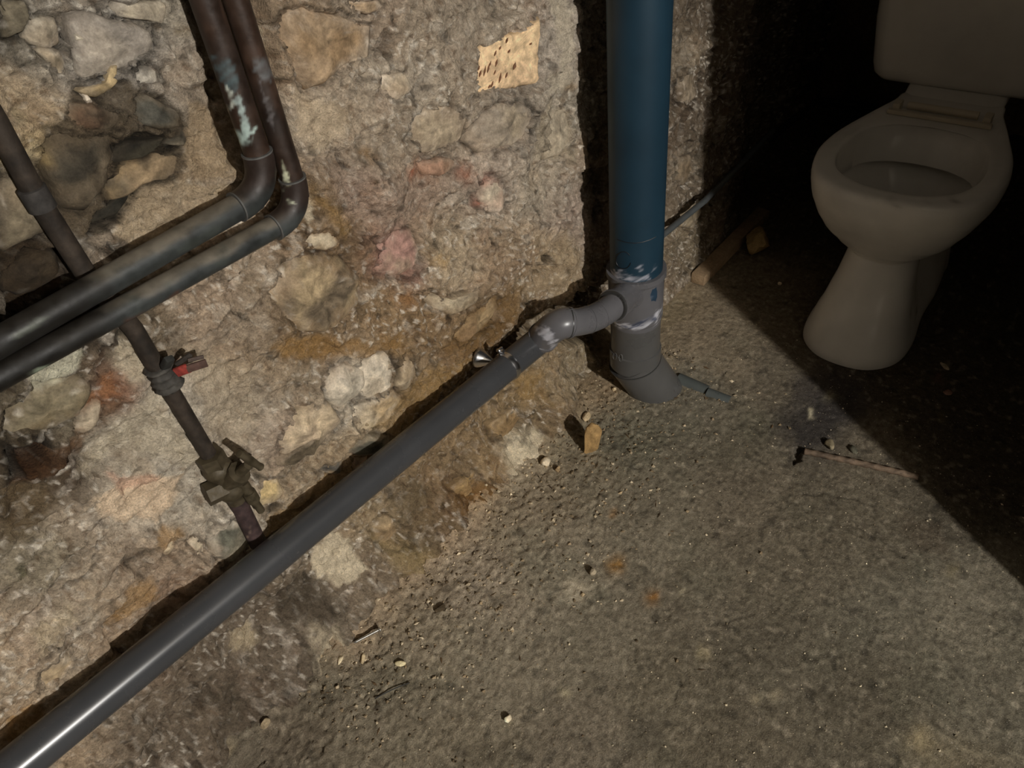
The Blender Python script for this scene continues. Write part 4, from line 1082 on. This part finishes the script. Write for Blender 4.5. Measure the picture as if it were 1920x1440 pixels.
SECT = [
 (0.000, [(.425,0),(.412,.060),(.362,.104),(.280,.116),(.170,.106),(.065,.108),(-.03,.103),(-.09,.092),(-.095,0)]),
 (0.012, [(.424,0),(.411,.060),(.361,.103),(.279,.115),(.168,.105),(.065,.107),(-.03,.102),(-.09,.091),(-.094,0)]),
 (0.045, [(.409,0),(.396,.056),(.346,.097),(.266,.104),(.160,.090),(.060,.099),(-.03,.098),(-.088,.087),(-.09,0)]),
 (0.100, [(.373,0),(.361,.050),(.316,.085),(.243,.086),(.148,.068),(.058,.082),(-.03,.088),(-.085,.080),(-.086,0)]),
 (0.160, [(.335,0),(.324,.044),(.284,.074),(.220,.074),(.138,.056),(.058,.070),(-.03,.078),(-.082,.073),(-.083,0)]),
 (0.205, [(.315,0),(.304,.042),(.266,.069),(.208,.070),(.130,.058),(.058,.068),(-.03,.074),(-.080,.070),(-.081,0)]),
 (0.212, [(.316,0),(.305,.044),(.267,.073),(.208,.075),(.130,.066),(.058,.070),(-.03,.075),(-.080,.070),(-.082,0)]),
 (0.235, [(.336,0),(.325,.056),(.286,.096),(.218,.108),(.135,.104),(.055,.092),(-.03,.084),(-.082,.074),(-.085,0)]),
 (0.270, [(.360,0),(.350,.068),(.310,.120),(.228,.140),(.140,.138),(.050,.118),(-.035,.097),(-.09,.081),(-.095,0)]),
 (0.310, [(.381,0),(.371,.077),(.328,.136),(.240,.163),(.145,.162),(.045,.136),(-.045,.108),(-.10,.090),(-.106,0)]),
 (0.345, [(.395,0),(.385,.081),(.340,.145),(.247,.176),(.148,.174),(.042,.145),(-.055,.114),(-.11,.097),(-.116,0)]),
 (0.380, [(.402,0),(.392,.084),(.346,.149),(.250,.181),(.150,.178),(.040,.148),(-.06,.116),(-.115,.10),(-.12,0)]),
 (0.394, [(.400,0),(.390,.083),(.344,.148),(.249,.179),(.150,.176),(.040,.147),(-.06,.115),(-.114,.099),(-.119,0)]),
 (0.400, [(.393,0),(.383,.080),(.338,.142),(.246,.172),(.150,.169),(.042,.142),(-.056,.111),(-.108,.094),(-.112,0)]),
 (0.400, [(.362,0),(.352,.064),(.312,.118),(.240,.142),(.165,.138),(.098,.118),(.058,.075),(.046,.035),(.043,0)]),
 (0.394, [(.356,0),(.346,.062),(.307,.115),(.238,.138),(.165,.134),(.100,.115),(.062,.073),(.050,.034),(.047,0)]),
 (0.325, [(.350,0),(.340,.060),(.302,.111),(.236,.134),(.175,.130),(.122,.111),(.092,.070),(.083,.033),(.080,0)]),
 (0.320, [(.362,0),(.350,.064),(.311,.118),(.238,.140),(.165,.135),(.098,.116),(.058,.075),(.046,.035),(.043,0)]),
 (0.280, [(.335,0),(.324,.050),(.286,.094),(.224,.114),(.160,.114),(.10,.098),(.068,.062),(.058,.03),(.055,0)]),
 (0.240, [(.285,0),(.276,.036),(.246,.064),(.202,.078),(.160,.08),(.118,.070),(.094,.046),(.088,.022),(.086,0)]),
 (0.200, [(.215,0),(.210,.02),(.195,.034),(.178,.042),(.16,.043),(.142,.038),(.130,.026),(.126,.012),(.125,0)]),
]
def loft(sec, rep=3):
    zc = np.array([s[0] for s in sec]); O = np.stack([outline(s[1]) for s in sec])      # (k, n, 2)
    rings = []; zs_ = []
    for i in range(len(sec) - 1):
        for k in range(rep):
            t = k / rep
            a = max(i - 1, 0); d_ = min(i + 2, len(sec) - 1)
            def cr(p0, p1, p2, p3): return .5 * (2 * p1 + (p2 - p0) * t * .6 + (-3 * 2 * p1 + 3 * 2 * p2 - 2 * .6 * (p2 - p0) - .6 * (p3 - p1)) * t * t + (2 * 2 * p1 - 2 * 2 * p2 + .6 * (p2 - p0) + .6 * (p3 - p1)) * t ** 3)
            rings.append(cr(O[a], O[i], O[i + 1], O[d_])); zs_.append(zc[i] + (zc[i + 1] - zc[i]) * t)
    rings.append(O[-1]); zs_.append(zc[-1])
    n = rings[0].shape[0]
    V = np.concatenate([W3(r[:, 0], r[:, 1], z) for r, z in zip(rings, zs_)])
    Fc = []
    for i in range(len(rings) - 1):
        for j in range(n):
            k = (j + 1) % n; Fc.append((i * n + j, (i + 1) * n + j, (i + 1) * n + k, i * n + k))
    Fc.append(tuple(range(n))); Fc.append(tuple((len(rings) - 1) * n + j for j in reversed(range(n))))
    return V, Fc
CER = np.array([.80, .775, .72])
toilet = thing('toilet', 'dirty old white ceramic toilet without a seat standing in the dark corner', 'toilet', (HM[0], HM[1], 0))
V, Fc = loft(SECT)
V[:, 2] += 0.002
ctl = Canvas(V, CER)
ctl.c *= np.clip(1 + .10 * fbm(V[:, 0] * 1.3 + V[:, 1], V[:, 2], 9, 3, 61), .7, 1.2)[:, None]
for (u, v, r) in [(1624,375,5),(1676,378,6),(1745,376,5),(1790,370,5),(1712,586,4),(1625,380,3)]: ctl.spot(u, v, r, (60, 52, 42), .7)
pan = new_mesh('pan', V, Fc, M_CERAMIC, toilet, ctl.c, True, 60)
# standing water deep in the bowl
M_WATER = mat_plain('murky_water', (.05, .045, .03), .08)
wv = outline([(.285,0),(.276,.036),(.246,.064),(.202,.078),(.160,.08),(.118,.070),(.094,.046),(.088,.022),(.086,0)]); wv = W3(wv[:, 0], wv[:, 1], .242)
new_mesh('water', wv, [tuple(reversed(range(len(wv))))], M_WATER, toilet, None, False)
# cistern
def rrect(t0, t1, hw, r, n=8):
    out = []
    for (cx, cy, a0) in ((t1 - r, hw - r, 0), (t0 + r, hw - r, 90), (t0 + r, -hw + r, 180), (t1 - r, -hw + r, 270)):
        for k in range(n):
            a = math.radians(a0 + 90 * k / (n - 1)); out.append((cx + r * math.cos(a), cy + r * math.sin(a)))
    return np.array(out)
def stack_rings(rr):
    V = np.concatenate([W3(a[:, 0], a[:, 1], z) for z, a in rr]); n = len(rr[0][1]); Fc = []
    for i in range(len(rr) - 1):
        for j in range(n):
            k = (j + 1) % n; Fc.append((i * n + j, i * n + k, (i + 1) * n + k, (i + 1) * n + j))
    Fc.append(tuple(reversed(range(n)))); Fc.append(tuple((len(rr) - 1) * n + j for j in range(n)))
    return V, Fc
rr = [(.412, rrect(-.27, -.145, .165, .03)), (.416, rrect(-.285, -.128, .182, .035)), (.428, rrect(-.293, -.119, .194, .04)), (.45, rrect(-.297, -.115, .200, .042)),
      (.55, rrect(-.30, -.112, .212, .042)), (.80, rrect(-.305, -.108, .222, .042)), (.805, rrect(-.305, -.108, .222, .042))]
V, Fc = stack_rings(rr); new_mesh('cistern', V, Fc, M_CERAMIC, toilet, np.broadcast_to(CER, V.shape), True, 50)
rr = [(.806, rrect(-.312, -.10, .229, .045)), (.828, rrect(-.312, -.10, .229, .045)), (.838, rrect(-.30, -.112, .218, .04))]
V, Fc = stack_rings(rr); new_mesh('cistern_lid', V, Fc, M_CERAMIC, toilet, np.broadcast_to(CER, V.shape), True, 50)
# foot of the cistern on the back of the pan
rr = [(.398, rrect(-.27, -.085, .105, .03)), (.414, rrect(-.27, -.125, .105, .03))]
V, Fc = stack_rings(rr); new_mesh('cistern_foot', V, Fc, M_CERAMIC, toilet, np.broadcast_to(CER, V.shape), True, 50)
axT = np.stack([np.array([FD[0], FD[1], 0]), np.array([SD[0], SD[1], 0]), [0, 0, 1.]])
def Wp(t, s, z): return W3(np.array(t), np.array(s), z)
hg = MB().box(Wp(.018, 0, .408), (.006, .106, .005), axT, .002)
hinge = hg.obj('seat_hinge', M_CREAMPL, toilet); hinge['label'] = 'cream plastic seat hinge bar'
for s in (-.092, .092):
    b_ = MB().box(Wp(-.004, s, .412), (.016, .008, .011), axT, .003); b_.obj('hinge_post', M_CREAMPL, hinge)
b_ = MB().tube([Wp(-.012, -.072, .414), Wp(-.012, .072, .414)], .0085, 16); b_.obj('hinge_rod', M_CREAMPL, hinge)
b_ = MB().tube([Wp(.225, .166, .362), Wp(.225, .176, .362), Wp(.225, .178, .362)], [.006, .006, .004], 12); b_.obj('fixing_peg', M_CERAMIC, toilet, np.broadcast_to(CER, b_.V().shape))

# ------------------------------------------------------------------ THINGS LYING ON THE FLOOR
def rock(name, c, size, seed, col, mat=M_STONE, up=None, flat=.7, yaw=0.0, sub=3, k=KF):
    bm = bmesh.new(); bmesh.ops.create_icosphere(bm, subdivisions=sub, radius=1)
    V = np.array([v.co[:] for v in bm.verts]); Fc = [tuple(v.index for v in f.verts) for f in bm.faces]; bm.free()
    r_ = np.random.default_rng(seed)
    for _ in range(9):                                        # cut flat facets
        n = r_.normal(size=3); n /= np.linalg.norm(n); dd = r_.uniform(.55, .9)
        ex = np.maximum(V @ n - dd, 0); V = V - ex[:, None] * n
    V += .05 * np.stack([fbm(V[:, 0] + 3, V[:, 1] + V[:, 2], 3, 3, seed + i) for i in range(3)], -1)
    V *= np.array(size)
    ca, sa = math.cos(yaw), math.sin(yaw); V = V @ np.array([[ca, sa, 0], [-sa, ca, 0], [0, 0, 1]])
    V[:, 2] -= V[:, 2].min() * .72                             # settle a little into the dirt
    V = V + np.array([c[0], c[1], floor_z(c[0], c[1])])
    cols = lin(col) * k * np.clip(1 + .35 * fbm(V[:, 0] + V[:, 2], V[:, 1], 80, 3, seed), .5, 1.5)[:, None]
    return new_mesh(name, V, Fc, mat, None, cols, True, 35)
p = on_z(1112, 846)
tag(rock('stone', p, (.013, .024, .052), 5, (112, 90, 58), yaw=.9), 'brown upright stone shard with a long shadow on the floor', 'stone')
p = on_z(1100, 786); tag(rock('pebble', p, (.013, .009, .008), 6, (140, 124, 98), yaw=.3), 'pale oval pebble just above the brown stone shard', 'pebble')
p = on_z(1024, 872); tag(rock('stone_chip', p, (.012, .011, .012), 7, (150, 138, 118), yaw=.2), 'pale angular stone chip left of the brown stone shard', 'stone')
p = on_z(952, 1349); tag(rock('pebble', p, (.0075, .006, .007), 8, (178, 166, 142), yaw=.2), 'small white pebble near the bottom edge of the floor', 'pebble')
p = on_z(751, 1246); tag(rock('stone_chip', p, (.010, .005, .005), 9, (152, 142, 112), yaw=-.9), 'flat yellowish stone chip on the floor near the curved wire', 'stone')
p = on_z(1112, 1075); tag(rock('pebble', p, (.007, .006, .009), 10, (120, 110, 92)), 'small grey pebble beside the rust stain on the floor', 'pebble')
p = on_z(1046, 882); tag(rock('pebble', p, (.007, .006, .007), 12, (118, 100, 74)), 'small brown pebble right of the pale angular chip', 'pebble')
p = on_z(1152, 733); tag(rock('pebble', p, (.006, .005, .006), 13, (156, 140, 112)), 'tiny pale pebble at the foot of the grey bend', 'pebble')
p = on_z(1062, 728); tag(rock('pebble', p, (.007, .006, .006), 14, (126, 106, 78)), 'small tan pebble in the dirt left of the grey bend', 'pebble')
p = on_z(482, 1186); tag(rock('pebble', p, (.011, .009, .009), 15, (156, 142, 116)), 'pale plaster lump on dark dirt under the long grey pipe', 'pebble')
p = on_z(680, 1236); tag(rock('stone_chip', p, (.012, .004, .004), 16, (140, 126, 100), yaw=.6), 'thin tan chip below the steel screw', 'stone')
p = on_z(640, 1240); tag(rock('stone_chip', p, (.011, .004, .004), 17, (150, 138, 114), yaw=.5), 'thin pale chip left of the tan chip below the screw', 'stone')
p = on_z(828, 1145); tag(rock('dirt_clod', p, (.012, .006, .005), 18, (50, 42, 30), yaw=-.4), 'dark crumbly dirt clod in the middle of the floor', 'clod')
p = on_z(500, 1362); tag(rock('pebble', p, (.010, .008, .007), 19, (112, 100, 80)), 'grey-brown pebble low on the floor near the bottom of the pipe', 'pebble')
p = on_z(1555, 838); tag(rock('stone_chip', p, (.014, .010, .008), 20, (96, 88, 70), yaw=.5), 'grey concrete chip at the broken edge beside the rusty rod', 'stone')
p = on_z(1600, 846); tag(rock('stone_chip', p, (.012, .008, .005), 22, (62, 60, 50), yaw=.9), 'dark flat chip above the rusty twisted rod', 'stone')
p = on_z(1418, 470); tag(rock('stone', p, (.045, .04, .04), 23, (112, 94, 62), yaw=.4), 'yellowish stone block at the wall foot in the shadow', 'stone')
p = on_z(1770, 690); tag(rock('stone_chip', p, (.014, .006, .003), 24, (120, 110, 92), yaw=.9, k=3), 'pale flat flake on the dark floor right of the toilet foot', 'flake')
p = on_z(1776, 738); tag(rock('stone_chip', p, (.010, .009, .003), 25, (104, 80, 70), k=2.2), 'reddish flat flake on the dark floor below the pale flake', 'flake')
p = on_z(1462, 532); tag(rock('pebble', p, (.006, .005, .005), 26, (140, 130, 110), k=2.5), 'tiny pale pebble on the dark floor left of the toilet', 'pebble')
# screw
s0 = on_z(662, 1206, .012); s1 = on_z(712, 1180, .014); sdv = (s1 - s0) / np.linalg.norm(s1 - s0)
scr = thing('screw', 'bright steel screw lying on the dirt floor near the wall', 'screw', (s0 + s1) / 2)
sp = densify([s0, s0 + sdv * .006, s1], .0009); rd = np.array([min(.0022, .0004 + .0004 * i) * (1 + .18 * (i % 2)) for i in range(len(sp))])
V, Fc = tube(sp, rd, 10); new_mesh('shank', V, Fc, M_STEEL, scr, None, True, 60)
V, Fc = tube([s1 - sdv * .003, s1, s1 + sdv * .001], [.002, .0048, .0048], 14); new_mesh('head', V, Fc, M_STEEL, scr, None, True, 40)
# curved wire
wp = [on_z(u, v, .004) for u, v in [(703,1310),(722,1297),(745,1287),(768,1280)]]
V, Fc = tube(arc3(wp[0], .5 * (wp[1] + wp[2]), wp[3], 14), .0009, 8); tag(new_mesh('wire', V, Fc, M_DARKRUB), 'thin dark curved wire lying on the floor below the screw', 'wire')
# rusty twisted rod half sunk in the screed
r0 = on_z(1508, 846, .004); r1 = on_z(1610, 868, .004); r2 = on_z(1722, 894, .006)
rodp = densify([r0, r1, r2], .002)
V, Fc = tube(rodp, .0058, 14)
nA = 14; ai = np.arange(len(V)) % nA; li_ = np.arange(len(V)) // nA
cen = np.repeat(rodp, nA, 0); V = cen + (V - cen) * (1 + .22 * np.maximum(0, np.sin(ai / nA * 2 * math.pi * 2 + li_ * .55)))[:, None]
rod = new_mesh('reinforcing_bar', V, Fc, M_RUST, None, rust_cols(V, 91, (.15, .105, .07)))
tag(rod, 'rusty twisted bar half sunk in the floor across the shadow edge', 'bar')
# broken grey pipe pieces let into the floor
for (a, b, r, lab) in (((1272,708),(1326,732),.017,'broken grey pipe piece sunk in the floor touching the grey bend'), ((1326,734),(1368,750),.014,'smaller grey pipe piece sunk in the floor further from the bend')):
    q0, q1 = on_z(*a, .002), on_z(*b, -.002); dd = (q1 - q0) / np.linalg.norm(q1 - q0)
    V, Fc = tube(densify([q0, q1], .006), r, 24)
    V[:, 2] -= r * .45
    o = new_mesh('pipe_offcut', V, Fc, M_GREYPVC, None, np.broadcast_to(lin((80, 84, 82)) * 1.1, V.shape), True, 45); tag(o, lab, 'pipe')
# timber batten along the wall foot
t0 = on_z(1302, 530, 0.0); t1 = on_z(1425, 405, 0.0); ta = t1 - t0; ta[2] = 0; L = np.linalg.norm(ta); ta /= L; ts = np.array([ta[1], -ta[0], 0])
mb = MB().box((t0 + t1) / 2 + [0, 0, .012] + ts * .008, (L / 2, .019, .015), np.stack([ta, ts, [0, 0, 1.]]), .004)
Vb = mb.V(); bat = mb.obj('timber_batten', M_WOOD, None, lin((128, 108, 84)) * 1.5 * np.ones((len(Vb), 1)))
tag(bat, 'short timber batten lying along the wall foot right of the stack', 'batten')
# dark hose lying along the far foot of the wall
hp = [on_z(u, v, .02) for u, v in [(1440,262),(1490,222),(1532,188),(1590,194),(1650,210)]]
V, Fc = tube(densify(hp, .03), .012, 12); tag(new_mesh('hose', V, Fc, M_DARKRUB), 'black hose on the floor in the dark behind the toilet', 'hose')

# loose grit: nobody could count it
def crumbs(name, label, n, chooser, smin, smax, cols, seed, long=1.0):
    r_ = np.random.default_rng(seed)
    T = np.array([[1, 0, 0], [-1, 0, 0], [0, 1, 0], [0, -1, 0], [0, 0, 1], [0, 0, -1.]])
    TF = [(0, 2, 4), (2, 1, 4), (1, 3, 4), (3, 0, 4), (2, 0, 5), (1, 2, 5), (3, 1, 5), (0, 3, 5)]
    Vs = []; Fs = []; Cs = []; k = 0; tries = 0
    while k < n and tries < n * 20:
        tries += 1
        x, y = chooser(r_)
        if x is None: continue
        s = smin + (smax - smin) * r_.random() ** 3
        q = T * (s * r_.uniform(.6, 1.2, 3) * np.array([long, 1, .7])) + r_.normal(size=(6, 3)) * s * .15
        a = r_.random() * 6.28; ca, sa = math.cos(a), math.sin(a); q = q @ np.array([[ca, sa, 0], [-sa, ca, 0], [0, 0, 1]])
        q = q + [x, y, floor_z(x, y) + s * .3]
        Vs.append(q); Fs += [tuple(i + 6 * k for i in f) for f in TF]
        cc = lin(cols[r_.integers(len(cols))]) * KF * r_.uniform(.7, 1.2); Cs.append(np.broadcast_to(cc, (6, 3))); k += 1
    o = new_mesh(name, np.concatenate(Vs), Fs, M_GRIT, None, np.concatenate(Cs), False)
    o['kind'] = 'stuff'; tag(o, label, 'grit'); return o
def near_wall(r_):
    x = r_.uniform(.15, 1.25); y = .80 - abs(r_.normal()) * .16
    return (x, y) if y > .2 else (None, None)
def all_floor(r_): return r_.uniform(.2, 1.45), r_.uniform(-.15, .78)
GC = [(128,116,96), (108,95,75), (88,77,60), (150,138,116), (78,68,52), (112,98,76), (66,56,42), (92,80,62)]
crumbs('grit', 'loose grit and crumbs of mortar along the foot of the stone wall', 2600, near_wall, .0010, .0048, GC, 31)
crumbs('grit', 'scattered fine pale grit over the open concrete floor', 1500, all_floor, .0008, .0024, [(132,123,104), (106,98,82), (158,148,126), (90,82,66)], 32)
crumbs('straw_bits', 'dark bits of straw and splinters on the dirt near the wall', 260, near_wall, .0009, .0022, [(50,40,28), (64,50,34)], 33, 5.0)
